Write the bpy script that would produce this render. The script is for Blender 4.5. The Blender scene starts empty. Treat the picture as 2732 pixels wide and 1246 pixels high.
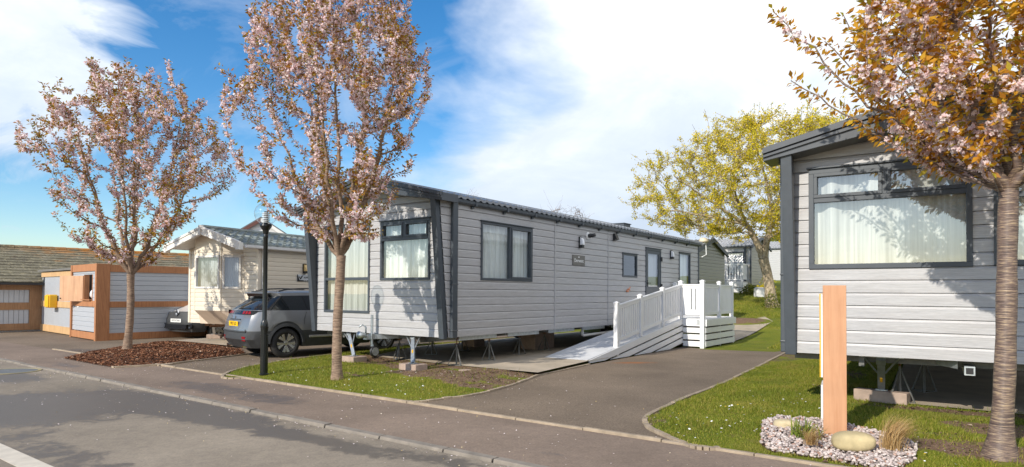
import bpy, bmesh, math, random
import numpy as np
from mathutils import Vector, Matrix, geometry
random.seed(7); RNG=np.random.default_rng(11)
PI=math.pi; R=math.radians
scene=bpy.context.scene; COL=scene.collection

# ------------------------------------------------------------------ survey of the site (camera 1.5 m above the road)
CAM_H=1.5; FPX=1697.81; PITCH=0.020804; ROLL=0.0057; CYPX=747.0
def ray(u,v):
    X=(u-1366)/FPX; U=(CYPX-v)/FPX
    c,s=math.cos(ROLL),math.sin(ROLL); x=X*c-U*s; w=X*s+U*c
    c,s=math.cos(PITCH),math.sin(PITCH)
    return Vector((x,c-w*s,s+w*c))
def G(u,v,z=0.0):
    r=ray(u,v); t=(z-CAM_H)/r.z; return Vector((r.x*t,r.y*t,z))
def Dp(u,v,y):
    r=ray(u,v); t=y/r.y; return Vector((r.x*t,y,CAM_H+r.z*t))

# ------------------------------------------------------------------ scene graph helpers
def tag(o,label=None,cat=None,group=None,kind=None):
    if label: o['label']=label
    if cat: o['category']=cat
    if group: o['group']=group
    if kind: o['kind']=kind
    return o
def thing(name,label,cat,loc=(0,0,0),rotz=0.0,group=None):
    o=bpy.data.objects.new(name,None); COL.objects.link(o)
    o.location=loc; o.rotation_euler=(0,0,rotz); o.empty_display_size=.2
    return tag(o,label,cat,group)
def copy_tree(o,parent=None):
    c=o.copy(); COL.objects.link(c); c.parent=parent
    for ch in o.children: copy_tree(ch,c)
    return c

class MB:
    """collects faces, builds ONE mesh object"""
    def __init__(s): s.v=[]; s.f=[]; s.m=[]; s.uvo={}; s.mi=0
    def add(s,pts,faces,uo=None):
        n=len(s.v); s.v+= [tuple(p) for p in pts]
        for f in faces:
            if uo is not None: s.uvo[len(s.f)]=uo
            s.f.append(tuple(i+n for i in f)); s.m.append(s.mi)
    def quad(s,a,b,c,d,uo=None): s.add([a,b,c,d],[(0,1,2,3)],uo)
    def hexa(s,p): # p: 8 pts bottom 0-3, top 4-7
        s.add(p,[(0,3,2,1),(4,5,6,7),(0,1,5,4),(1,2,6,5),(2,3,7,6),(3,0,4,7)])
    def box(s,x0,x1,y0,y1,z0,z1,M=None):
        p=[Vector(q) for q in ((x0,y0,z0),(x1,y0,z0),(x1,y1,z0),(x0,y1,z0),(x0,y0,z1),(x1,y0,z1),(x1,y1,z1),(x0,y1,z1))]
        if M is not None: p=[M@q for q in p]
        s.hexa(p)
    def fbox(s,f,u0,u1,o0,o1,z0,z1):
        s.hexa([f(u0,o0,z0),f(u1,o0,z0),f(u1,o1,z0),f(u0,o1,z0),f(u0,o0,z1),f(u1,o0,z1),f(u1,o1,z1),f(u0,o1,z1)])
    def bar(s,a,b,w,h,up=(0,0,1)):
        a=Vector(a); b=Vector(b); d=(b-a).normalized(); up=Vector(up)
        if abs(d.dot(up))>.98: up=Vector((1,0,0))
        x=d.cross(up).normalized()*w/2; z=x.cross(d).normalized()*h/2
        s.hexa([a-x-z,b-x-z,b+x-z,a+x-z,a-x+z,b-x+z,b+x+z,a+x+z])
    def tube(s,pts,rad,n=8,cap=True):
        pts=[Vector(p) for p in pts]; k=len(pts)
        if not hasattr(rad,'__len__'): rad=[rad]*k
        base=len(s.v); ref=None
        for i,p in enumerate(pts):
            d=(pts[min(i+1,k-1)]-pts[max(i-1,0)]).normalized()
            if ref is None:
                ref=Vector((0,0,1)) if abs(d.z)<.9 else Vector((1,0,0))
            x=(ref-d*ref.dot(d)).normalized(); y=d.cross(x); ref=x
            for j in range(n):
                a=2*PI*j/n; s.v.append(tuple(p+(x*math.cos(a)+y*math.sin(a))*rad[i]))
        for i in range(k-1):
            for j in range(n):
                a=base+i*n+j; b=base+i*n+(j+1)%n
                s.f.append((a,b,b+n,a+n)); s.m.append(s.mi)
        if cap:
            s.f.append(tuple(base+j for j in range(n))[::-1]); s.m.append(s.mi)
            s.f.append(tuple(base+(k-1)*n+j for j in range(n))); s.m.append(s.mi)
    def lathe(s,prof,n=24,M=None):
        base=len(s.v); k=len(prof)
        for r,z in prof:
            for j in range(n):
                a=2*PI*j/n; q=Vector((r*math.cos(a),r*math.sin(a),z)); s.v.append(tuple(M@q if M is not None else q))
        for i in range(k-1):
            for j in range(n):
                a=base+i*n+j; b=base+i*n+(j+1)%n
                s.f.append((a,b,b+n,a+n)); s.m.append(s.mi)
        s.f.append(tuple(base+j for j in range(n))[::-1]); s.m.append(s.mi)
        s.f.append(tuple(base+(k-1)*n+j for j in range(n))); s.m.append(s.mi)
    def prism(s,poly,f0,f1):
        """poly list of 2-tuples; f0,f1 map them to the two end planes"""
        a=[f0(*q) for q in poly]; b=[f1(*q) for q in poly]; n=len(poly)
        s.add(a+b,[tuple(range(n))[::-1],tuple(range(n,2*n))]+[(i,(i+1)%n,(i+1)%n+n,i+n) for i in range(n)])
    def build(s,name,mats,parent=None,smooth=False,bevel=0,recalc=True,loc=None,rot=None):
        me=bpy.data.meshes.new(name); me.from_pydata(s.v,[],s.f)
        if recalc:
            bm=bmesh.new(); bm.from_mesh(me); bmesh.ops.recalc_face_normals(bm,faces=bm.faces); bm.to_mesh(me); bm.free()
        if not isinstance(mats,(list,tuple)): mats=[mats]
        for m in mats: me.materials.append(m)
        me.polygons.foreach_set('material_index',s.m)
        uv=me.uv_layers.new(name='UVMap')
        for p in me.polygons:
            nx,ny,nz=abs(p.normal.x),abs(p.normal.y),abs(p.normal.z); off=s.uvo.get(p.index,0)
            for li in p.loop_indices:
                c=me.vertices[me.loops[li].vertex_index].co
                if nz>max(nx,ny): q=(c.x,c.y)
                elif nx>ny: q=(c.y,c.z)
                else: q=(c.x,c.z)
                uv.data[li].uv=(q[0]+off,q[1])
        if smooth: me.polygons.foreach_set('use_smooth',[True]*len(me.polygons))
        me.update()
        o=bpy.data.objects.new(name,me); COL.objects.link(o)
        if parent: o.parent=parent
        if loc is not None: o.location=loc
        if rot is not None: o.rotation_euler=rot
        if bevel:
            b=o.modifiers.new('b','BEVEL'); b.width=bevel; b.segments=2; b.limit_method='ANGLE'; b.angle_limit=R(40)
        return o

def fast_mesh(name,V,F,mats,parent=None,midx=None,smooth=False,vcol=None):
    """V (n,3), F (m,k) numpy"""
    me=bpy.data.meshes.new(name); m,k=F.shape
    me.vertices.add(len(V)); me.vertices.foreach_set('co',np.asarray(V,np.float32).ravel())
    me.loops.add(m*k); me.loops.foreach_set('vertex_index',F.astype(np.int32).ravel())
    me.polygons.add(m); me.polygons.foreach_set('loop_start',np.arange(0,m*k,k,dtype=np.int32))
    try: me.polygons.foreach_set('loop_total',np.full(m,k,np.int32))
    except Exception: pass
    if not isinstance(mats,(list,tuple)): mats=[mats]
    for q in mats: me.materials.append(q)
    if midx is not None: me.polygons.foreach_set('material_index',np.asarray(midx,np.int32))
    if smooth: me.polygons.foreach_set('use_smooth',np.ones(m,bool))
    if vcol is not None:
        at=me.attributes.new('mask','FLOAT','POINT'); at.data.foreach_set('value',np.asarray(vcol,np.float32))
    me.update(calc_edges=True); me.validate()
    o=bpy.data.objects.new(name,me); COL.objects.link(o)
    if parent: o.parent=parent
    return o

def text_part(name,s,size,M,mat,parent,ext=.002,bold=0.0,sx=1.0):
    cu=bpy.data.curves.new(name,'FONT'); cu.body=s; cu.size=size; cu.extrude=ext; cu.align_x='CENTER'; cu.align_y='CENTER'; cu.offset=bold
    t=bpy.data.objects.new(name,cu); COL.objects.link(t)
    dg=bpy.context.evaluated_depsgraph_get(); dg.update()
    me=bpy.data.meshes.new_from_object(t.evaluated_get(dg)); 
    bpy.data.objects.remove(t); bpy.data.curves.remove(cu)
    me.materials.clear(); me.materials.append(mat)
    me.transform(M@Matrix.Diagonal((sx,1,1,1))); me.name=name
    o=bpy.data.objects.new(name,me); COL.objects.link(o); o.parent=parent
    return o
def frame_M(o,ux,uy):
    ux=Vector(ux).normalized(); uy=Vector(uy).normalized(); uz=ux.cross(uy)
    M=Matrix((ux,uy,uz)).transposed().to_4x4(); M.translation=Vector(o); return M

# ------------------------------------------------------------------ materials
def new_mat(name):
    m=bpy.data.materials.new(name); m.use_nodes=True; nt=m.node_tree
    b=nt.nodes['Principled BSDF']; return m,nt,b
def node(nt,t,**k):
    n=nt.nodes.new(t)
    for a,v in k.items():
        if a in n.inputs: n.inputs[a].default_value=v
        else: setattr(n,a,v)
    return n
def link(nt,a,b): nt.links.new(a,b)
def coord(nt,kind='Object',scale=(1,1,1),rot=(0,0,0)):
    tc=node(nt,'ShaderNodeTexCoord'); mp=node(nt,'ShaderNodeMapping'); mp.inputs['Scale'].default_value=scale; mp.inputs['Rotation'].default_value=rot
    link(nt,tc.outputs[kind],mp.inputs['Vector']); return mp.outputs['Vector']
def noise(nt,vec,scale,detail=4,rough=.55,dist=0):
    n=node(nt,'ShaderNodeTexNoise'); n.inputs['Scale'].default_value=scale; n.inputs['Detail'].default_value=detail
    n.inputs['Roughness'].default_value=rough; n.inputs['Distortion'].default_value=dist
    if vec is not None: link(nt,vec,n.inputs['Vector'])
    return n.outputs['Fac']
def ramp(nt,fac,stops):
    r=node(nt,'ShaderNodeValToRGB'); cr=r.color_ramp
    while len(cr.elements)<len(stops): cr.elements.new(.5)
    for e,(p,c) in zip(cr.elements,stops):
        e.position=p; e.color=(*c,1) if len(c)==3 else c
    link(nt,fac,r.inputs['Fac']); return r.outputs['Color']
def mixc(nt,fac,a,b,mode='MIX'):
    n=node(nt,'ShaderNodeMix',data_type='RGBA',blend_type=mode)
    for s,v in ((0,fac),(6,a),(7,b)):
        if hasattr(v,'links'): link(nt,v,n.inputs[s])
        elif s==0: n.inputs[0].default_value=v
        else: n.inputs[s].default_value=(*v,1)
    return n.outputs[2]
def mth(nt,op,a,b=None,c=None,clamp=False):
    n=node(nt,'ShaderNodeMath',operation=op,use_clamp=clamp)
    for i,v in enumerate((a,b,c)):
        if v is None: continue
        if hasattr(v,'links'): link(nt,v,n.inputs[i])
        else: n.inputs[i].default_value=v
    return n.outputs[0]
def bump(nt,b,h,strength=.3,dist=.01):
    n=node(nt,'ShaderNodeBump'); n.inputs['Strength'].default_value=strength; n.inputs['Distance'].default_value=dist
    link(nt,h,n.inputs['Height']); link(nt,n.outputs['Normal'],b.inputs['Normal'])
def simple(name,col,rough=.5,metal=0,var=.12,scale=6,bmp=0,bscale=60,spec=None,coat=0):
    m,nt,b=new_mat(name); v=coord(nt)
    n=noise(nt,v,scale,5,.6)
    lo=tuple(c*(1-var) for c in col); hi=tuple(min(1,c*(1+var)) for c in col)
    link(nt,ramp(nt,n,[(.3,lo),(.7,hi)]),b.inputs['Base Color'])
    b.inputs['Roughness'].default_value=rough; b.inputs['Metallic'].default_value=metal
    if coat: b.inputs['Coat Weight'].default_value=coat; b.inputs['Coat Roughness'].default_value=.06
    if spec is not None: b.inputs['Specular IOR Level'].default_value=spec
    if bmp: bump(nt,b,noise(nt,v,bscale,4),bmp,.005)
    return m
MAT={}
def cladding(name,base,dirt=(.30,.24,.19),var=.16,grain=1.0):
    m,nt,b=new_mat(name)
    v=coord(nt,'UV',(1.2,30,1)); n=noise(nt,v,2.2,6,.65,.15)
    v2=coord(nt,'UV',(.5,3.2,1)); n2=noise(nt,v2,2.0,3,.5)
    v3=coord(nt,'UV',(6,160,1)); n3=noise(nt,v3,2.0,3,.6)
    lo=tuple(c*(1-var*1.2) for c in base); hi=tuple(min(1,c*(1+var)) for c in base)
    c1=ramp(nt,n,[(.3,lo),(.68,hi)])
    c2=mixc(nt,mth(nt,'MULTIPLY',ramp(nt,n2,[(.45,(0,0,0)),(.8,(1,1,1))]),.35*grain),c1,tuple(x*.5+y*.5 for x,y in zip(base,dirt)))
    c3=mixc(nt,.35*grain,c2,ramp(nt,n3,[(.35,(.45,.45,.45)),(.65,(1,1,1))]),'MULTIPLY')
    link(nt,c3,b.inputs['Base Color']); b.inputs['Roughness'].default_value=.34
    bump(nt,b,n3,.12*grain,.003); return m
MAT['clad']=cladding('grey_woodgrain_boards',(.455,.453,.463))
MAT['clad_dark']=cladding('olive_boards',(.30,.30,.24),var=.1)
MAT['clad_pale']=cladding('pale_grey_boards',(.50,.50,.50),var=.08,grain=.6)
MAT['clad_cream']=cladding('cream_vinyl_boards',(.74,.66,.54),(.6,.45,.3),var=.04,grain=.35)
MAT['clad_white']=cladding('white_boards',(.72,.72,.72),var=.05,grain=.4)
MAT['shed']=cladding('blue_grey_painted_boards',(.47,.495,.53),(.3,.3,.3),var=.06,grain=.5)
MAT['anth']=simple('anthracite_upvc',(.055,.066,.08),.42,0,.1,9)
MAT['anth_fascia']=simple('anthracite_fascia',(.06,.066,.075),.28,0,.18,3)
MAT['seam']=simple('grey_joint_strip',(.40,.40,.41),.5)
MAT['white_upvc']=simple('white_upvc',(.80,.80,.80),.35,0,.03,4)
MAT['white_dirty']=simple('weathered_white_upvc',(.72,.70,.66),.45,0,.10,5)
MAT['galv']=simple('galvanised_steel',(.50,.54,.56),.42,.75,.18,14)
MAT['dark_steel']=simple('dull_steel',(.16,.16,.15),.5,.4,.2,12)
MAT['rust']=simple('rusty_steel',(.20,.10,.055),.8,.1,.4,20)
MAT['black']=simple('black_plastic',(.018,.018,.02),.45,0,.2,10)
MAT['blackpaint']=simple('gloss_black_paint',(.010,.012,.012),.22,0,.2,6)
MAT['yellow']=simple('yellow_sticker',(.62,.34,.005),.45,0,.1,8)
MAT['yellowbox']=simple('yellow_grp',(.85,.47,.02),.38,0,.06,5)
MAT['red']=simple('red_plastic',(.26,.01,.015),.2)
MAT['orangeplastic']=simple('orange_plastic',(.70,.20,.04),.4)
MAT['opal']=simple('opal_diffuser',(.82,.83,.86),.3,0,.02)
MAT['amber']=simple('yellowed_diffuser',(.66,.47,.20),.35,0,.1)
MAT['interior']=simple('dark_interior',(.05,.045,.04),.8)
MAT['chrome']=simple('bright_chrome',(.75,.75,.76),.12,1,.05)
def curtain_mat(name,c):
    m,nt,b=new_mat(name); v=coord(nt,'UV',(26,.5,1)); n=noise(nt,v,1.0,3,.5)
    link(nt,ramp(nt,n,[(.3,tuple(x*.62 for x in c)),(.62,c)]),b.inputs['Base Color']); b.inputs['Roughness'].default_value=.9; return m  # fold shading painted into the cloth colour as darker upright streaks
MAT['curtain']=curtain_mat('ivory_curtain',(.60,.61,.58)); MAT['net']=curtain_mat('grey_net_curtain',(.50,.53,.57))
MAT['curtain_blue']=curtain_mat('cool_white_curtain',(.84,.88,.87))
def glass_mat(name,tint,refl):
    m=bpy.data.materials.new(name); m.use_nodes=True; nt=m.node_tree; nt.nodes.clear()
    out=node(nt,'ShaderNodeOutputMaterial'); tr=node(nt,'ShaderNodeBsdfTransparent'); gl=node(nt,'ShaderNodeBsdfGlossy'); mx=node(nt,'ShaderNodeMixShader')
    tr.inputs['Color'].default_value=(*tint,1); gl.inputs['Roughness'].default_value=.015; gl.inputs['Color'].default_value=(.95,.97,1,1)
    lw=node(nt,'ShaderNodeLayerWeight'); lw.inputs['Blend'].default_value=.5
    f=mth(nt,'ADD',mth(nt,'MULTIPLY',mth(nt,'POWER',lw.outputs['Facing'],4.0),.85),refl+.04,clamp=True)
    v=coord(nt,'Object',(1,1,1)); bp=node(nt,'ShaderNodeBump'); bp.inputs['Strength'].default_value=.02; bp.inputs['Distance'].default_value=.02
    link(nt,noise(nt,v,1.6,2),bp.inputs['Height']); link(nt,bp.outputs[0],gl.inputs['Normal'])
    link(nt,f,mx.inputs[0]); link(nt,tr.outputs[0],mx.inputs[1]); link(nt,gl.outputs[0],mx.inputs[2]); link(nt,mx.outputs[0],out.inputs[0]); return m
MAT['glass']=glass_mat('window_glass',(.95,.97,.965),.13)
MAT['glass_dark']=glass_mat('tinted_glass',(.16,.18,.18),.10)
MAT['globe']=glass_mat('clear_globe',(.93,.96,.97),.02)
def wood(name,c,dark,scale=1.0,rough=.6,axis='z'):
    m,nt,b=new_mat(name); v=coord(nt,'UV',(26*scale,1.6*scale,1) if axis=='z' else (1.6*scale,26*scale,1))
    n=noise(nt,v,1.4,6,.6,.6); n2=noise(nt,coord(nt,'Object',(2,2,2)),1.5,3)
    c1=ramp(nt,n,[(.25,dark),(.55,c),(.8,tuple(x*1.1 for x in c))])
    link(nt,mixc(nt,.5,c1,ramp(nt,n2,[(.3,(.72,.72,.72)),(.7,(1,1,1))]),'MULTIPLY'),b.inputs['Base Color'])
    b.inputs['Roughness'].default_value=rough; bump(nt,b,n,.15,.003); return m
MAT['post_wood']=wood('planed_softwood',(.55,.29,.155),(.47,.22,.105),.6,.55)
MAT['new_timber']=wood('orange_stained_timber',(.46,.205,.088),(.30,.12,.05),1,.7)
MAT['mid_timber']=wood('brown_stained_timber',(.36,.20,.10),(.24,.12,.055),1,.7)
MAT['pale_timber']=wood('pale_softwood',(.62,.40,.20),(.46,.26,.11),1,.7)
MAT['ply']=wood('plywood',(.60,.36,.21),(.47,.24,.13),.35,.6)
def bark_mat(name,c,light,ringy):
    m,nt,b=new_mat(name)
    v=coord(nt,'Object',(4.5,4.5,ringy) if ringy>30 else (9,9,ringy)); n=noise(nt,v,2.0,5,.65,.3); n2=noise(nt,coord(nt,'Object',(3,3,2)),2,3)
    c1=ramp(nt,n,[(.36,tuple(x*.45 for x in c)),(.5,c),(.66,light)])
    link(nt,mixc(nt,.6,c1,ramp(nt,n2,[(.3,(.6,.6,.6)),(.7,(1.0,1.0,1.0))]),'MULTIPLY'),b.inputs['Base Color']); b.inputs['Roughness'].default_value=.85 if ringy<59 else .5
    bump(nt,b,n,.8 if ringy<59 else .6,.012); return m
MAT['cherry_bark']=bark_mat('cherry_bark',(.27,.18,.125),(.42,.31,.22),48)
MAT['cherry_bark_near']=bark_mat('banded_cherry_bark',(.17,.115,.095),(.46,.34,.21),60)
MAT['tree_bark']=bark_mat('pale_lichen_bark',(.38,.30,.20),(.58,.49,.34),5)
MAT['twig']=bark_mat('bare_twig_bark',(.33,.27,.25),(.42,.36,.33),5)
def leaf_mat(name,stops,trans=.35,rough=.5,tcol=None):
    m,nt,b=new_mat(name); g=node(nt,'ShaderNodeNewGeometry')
    col=ramp(nt,g.outputs['Random Per Island'],stops); link(nt,col,b.inputs['Base Color']); b.inputs['Roughness'].default_value=rough
    b.inputs['Specular IOR Level'].default_value=.25
    tl=node(nt,'ShaderNodeBsdfTranslucent'); link(nt,col,tl.inputs['Color'])
    mx=node(nt,'ShaderNodeMixShader'); mx.inputs[0].default_value=trans
    out=nt.nodes['Material Output']; link(nt,b.outputs[0],mx.inputs[1]); link(nt,tl.outputs[0],mx.inputs[2]); link(nt,mx.outputs[0],out.inputs[0]); return m
MAT['cherry_leaf']=leaf_mat('bronze_cherry_leaf',[(0,(.30,.12,.02)),(.35,(.46,.21,.025)),(.6,(.42,.25,.028)),(.8,(.22,.23,.028)),(1,(.56,.31,.035))])
MAT['near_leaf']=leaf_mat('orange_cherry_leaf',[(0,(.42,.17,.02)),(.4,(.68,.34,.03)),(.7,(.78,.47,.05)),(.85,(.42,.40,.04)),(1,(.62,.28,.04))],.5)
MAT['near_blossom']=leaf_mat('pale_pink_blossom',[(0,(.78,.55,.56)),(.4,(.88,.72,.72)),(1,(.93,.87,.86))],.4,.7)
MAT['blossom']=leaf_mat('pink_blossom',[(0,(.76,.50,.52)),(.3,(.86,.66,.67)),(.7,(.90,.78,.78)),(1,(.93,.88,.87))],.4,.7)
MAT['yleaf']=leaf_mat('yellow_spring_leaf',[(0,(.60,.45,.025)),(.4,(.78,.60,.035)),(.75,(.62,.55,.04)),(1,(.36,.38,.04))],.35)
MAT['green_leaf']=leaf_mat('mixed_green_leaf',[(0,(.05,.09,.015)),(.5,(.13,.16,.02)),(1,(.24,.22,.03))],.3)
MAT['grassblade']=leaf_mat('grass_blade',[(0,(.13,.17,.018)),(.45,(.20,.235,.022)),(.8,(.29,.28,.035)),(1,(.40,.31,.10))],.3,.6)
def _patchy(m):
    nt=m.node_tree; b=nt.nodes['Principled BSDF']; src=b.inputs['Base Color'].links[0].from_socket; v=coord(nt)
    n=noise(nt,v,1.3,4,.6,.5); n2=noise(nt,v,.6,3,.5)
    c=mixc(nt,mth(nt,'MULTIPLY',mth(nt,'SUBTRACT',n,.52),3.2,clamp=True),src,(.36,.27,.075))
    c=mixc(nt,mth(nt,'MULTIPLY',mth(nt,'SUBTRACT',n2,.52),3.5,clamp=True),c,(.095,.15,.018))
    link(nt,c,b.inputs['Base Color'])
_patchy(MAT['grassblade'])
MAT['straw']=leaf_mat('straw_grass',[(0,(.34,.20,.08)),(.5,(.48,.31,.13)),(1,(.60,.44,.22))],.25,.6)
MAT['lilygreen']=leaf_mat('strap_leaf',[(0,(.10,.17,.02)),(.5,(.20,.25,.03)),(1,(.32,.33,.06))],.3,.45)
MAT['daisy']=leaf_mat('daisy_white',[(0,(.75,.75,.72)),(.86,(.82,.82,.78)),(.9,(.75,.50,.03)),(1,(.75,.52,.03))],.1)
MAT['petal']=leaf_mat('fallen_petal',[(0,(.70,.58,.56)),(.7,(.80,.72,.70)),(.9,(.74,.60,.30)),(1,(.62,.42,.14))],.1)
# ------------------------------------------------------------------ ground, roads, lawns
def sstep(x,a,b):
    t=np.clip((np.asarray(x,float)-a)/(b-a),0,1); return t*t*(3-2*t)
def hill(x,y):
    x=np.asarray(x,float); y=np.asarray(y,float)
    d=np.maximum(0,y+.3*x-21.2); z=.12*(d-1.5*(1-np.exp(-d/1.5)))
    z=6*(1-np.exp(-z/6)); return z*sstep(x,-2,6)
def base_z(x,y): return -.08+.075*sstep(np.asarray(y)+.3*np.asarray(x),15.5,18.5)*sstep(x,2.5,4.5)+hill(x,y)
def inpoly(px,py,poly):
    px=np.asarray(px); py=np.asarray(py); c=np.zeros(px.shape,bool); n=len(poly)
    for i in range(n):
        x1,y1=poly[i][:2]; x2,y2=poly[(i+1)%n][:2]
        if y1==y2: continue
        k=((y1>py)!=(y2>py))&(px<(x2-x1)*(py-y1)/(y2-y1)+x1); c^=k
    return c
def edgedist(px,py,poly):
    px=np.asarray(px,float); d=np.full(px.shape,1e9); n=len(poly)
    for i in range(n):
        a=np.array(poly[i][:2]); b=np.array(poly[(i+1)%n][:2]); ab=b-a; L=max(1e-9,float(ab@ab))
        t=np.clip(((px-a[0])*ab[0]+(py-a[1])*ab[1])/L,0,1)
        d=np.minimum(d,np.hypot(px-a[0]-t*ab[0],py-a[1]-t*ab[1]))
    return d
def densify(poly,step):
    out=[]; n=len(poly)
    for i in range(n):
        a=Vector(poly[i][:2]); b=Vector(poly[(i+1)%n][:2]); k=max(1,min(60,int((b-a).length/step)))
        for j in range(k): out.append(tuple(a.lerp(b,j/k)))
    return out
def sheet(name,poly,mat,zf=lambda x,y:0*x,step=.5,box=None,maskf=None):
    """one sheet filling poly, gridded inside box"""
    P=densify(poly,step*1.5); xs=[p[0] for p in P]; ys=[p[1] for p in P]
    b=box or (min(xs),max(xs),min(ys),max(ys))
    gx,gy=np.meshgrid(np.arange(max(b[0],min(xs)),min(b[1],max(xs)),step),np.arange(max(b[2],min(ys)),min(b[3],max(ys)),step))
    gx=gx.ravel()+RNG.uniform(-.2,.2,gx.size)*step; gy=gy.ravel()+RNG.uniform(-.2,.2,gy.size)*step
    k=inpoly(gx,gy,P); gx,gy=gx[k],gy[k]; k=edgedist(gx,gy,P)>step*.35; gx,gy=gx[k],gy[k]
    pts=[Vector(p) for p in P]+[Vector((x,y)) for x,y in zip(gx,gy)]; n=len(P)
    v,e,f,_,_,_=geometry.delaunay_2d_cdt(pts,[(i,(i+1)%n) for i in range(n)],[],0,1e-5)
    X=np.array([q[0] for q in v]); Y=np.array([q[1] for q in v]); Z=np.asarray(zf(X,Y),float)+0*X
    F=np.array([t for t in f if len(t)==3]); cx=X[F].mean(1); cy=Y[F].mean(1); F=F[inpoly(cx,cy,P)]
    a=(X[F[:,1]]-X[F[:,0]])*(Y[F[:,2]]-Y[F[:,0]])-(X[F[:,2]]-X[F[:,0]])*(Y[F[:,1]]-Y[F[:,0]])
    F[a<0]=F[a<0][:,::-1]
    return fast_mesh(name,np.stack([X,Y,Z],1),F,mat,smooth=True,vcol=None if maskf is None else maskf(X,Y))

def tarmac(name,dry,damp,speck=.35,rust=0.0):
    m,nt,b=new_mat(name); v=coord(nt)
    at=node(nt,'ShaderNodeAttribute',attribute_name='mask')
    nb=noise(nt,coord(nt,'Object',(1,1,1)),.55,5,.6,.3); ns=noise(nt,v,2.6,6,.72,.6); nf=noise(nt,v,42,4,.75); nm=noise(nt,v,11,5,.7)
    base=ramp(nt,nb,[(.3,tuple(c*.76 for c in dry)),(.7,tuple(c*1.18 for c in dry))])
    base=mixc(nt,speck,base,ramp(nt,nf,[(.32,(.35,.35,.35)),(.5,(.9,.9,.9)),(.68,(1.35,1.3,1.22))]),'MULTIPLY')
    base=mixc(nt,.5,base,ramp(nt,nm,[(.3,(.66,.66,.68)),(.7,(1.15,1.15,1.1))]),'MULTIPLY')
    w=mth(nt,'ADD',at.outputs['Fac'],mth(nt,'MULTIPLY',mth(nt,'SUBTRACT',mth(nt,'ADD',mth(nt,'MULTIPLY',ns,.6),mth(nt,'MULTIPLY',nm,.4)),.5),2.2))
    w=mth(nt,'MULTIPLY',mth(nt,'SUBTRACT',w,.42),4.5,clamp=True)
    if rust:
        mp=node(nt,'ShaderNodeMapping'); mp.vector_type='TEXTURE'; q=G(1690,968); mp.inputs['Location'].default_value=(q.x,q.y,0); mp.inputs['Rotation'].default_value=(0,0,R(10)); mp.inputs['Scale'].default_value=(.5,.16,1); tcc=node(nt,'ShaderNodeTexCoord'); link(nt,tcc.outputs['Object'],mp.inputs[0])
        ln=node(nt,'ShaderNodeVectorMath',operation='LENGTH'); link(nt,mp.outputs[0],ln.inputs[0]); k=mth(nt,'SUBTRACT',mth(nt,'ADD',1.25,mth(nt,'MULTIPLY',mth(nt,'SUBTRACT',ns,.5),2.0)),ln.outputs['Value'])
        base=mixc(nt,mth(nt,'MULTIPLY',k,.8,clamp=True),base,(.30,.11,.035))
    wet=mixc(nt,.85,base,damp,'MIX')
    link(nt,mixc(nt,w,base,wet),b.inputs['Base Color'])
    link(nt,mth(nt,'SUBTRACT',.88,mth(nt,'MULTIPLY',w,.40)),b.inputs['Roughness'])
    b.inputs['Specular IOR Level'].default_value=.2
    bump(nt,b,nf,.5,.004); return m
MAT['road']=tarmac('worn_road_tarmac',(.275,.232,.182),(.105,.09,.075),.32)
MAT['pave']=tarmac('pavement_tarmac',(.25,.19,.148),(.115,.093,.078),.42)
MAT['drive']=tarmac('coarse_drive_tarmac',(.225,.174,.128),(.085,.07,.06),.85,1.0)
MAT['concrete']=simple('slab_concrete',(.40,.335,.255),.85,0,.22,1.6,.3,40)
MAT['kerb']=simple('kerb_concrete',(.215,.185,.152),.85,0,.25,5,.4,50)
MAT['edging']=simple('edging_concrete',(.33,.26,.185),.85,0,.25,6,.4,50)
MAT['block']=simple('dense_concrete_block',(.36,.27,.215),.9,0,.2,7,.5,70)
MAT['paint']=simple('road_paint',(.56,.50,.41),.7,0,.12,7)
def grass_mat(name):
    m,nt,b=new_mat(name); v=coord(nt); n1=noise(nt,v,.9,4,.6,.4); n2=noise(nt,v,26,4,.7); n3=noise(nt,v,3.2,4,.6)
    at=node(nt,'ShaderNodeAttribute',attribute_name='mask')
    c=ramp(nt,n1,[(.3,(.115,.150,.016)),(.55,(.18,.20,.02)),(.75,(.26,.24,.035))])
    c=mixc(nt,.6,c,ramp(nt,n2,[(.3,(.45,.45,.4)),(.7,(1.25,1.25,1.1))]),'MULTIPLY')
    c=mixc(nt,mth(nt,'MULTIPLY',mth(nt,'SUBTRACT',n3,.56),4,clamp=True),c,(.20,.15,.06))
    soil=ramp(nt,n2,[(.3,(.11,.066,.042)),(.7,(.27,.18,.12))])
    k=mth(nt,'MULTIPLY',mth(nt,'SUBTRACT',mth(nt,'ADD',at.outputs['Fac'],mth(nt,'MULTIPLY',mth(nt,'SUBTRACT',n3,.5),1.3)),.45),5,clamp=True)
    link(nt,mixc(nt,k,c,soil),b.inputs['Base Color']); b.inputs['Roughness'].default_value=.9; b.inputs['Specular IOR Level'].default_value=.15
    bump(nt,b,n2,.9,.03); return m
MAT['grass']=grass_mat('lawn_turf')
MAT['soil']=simple('mulch_soil',(.075,.035,.02),.95,0,.35,8,.8,30)

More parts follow.
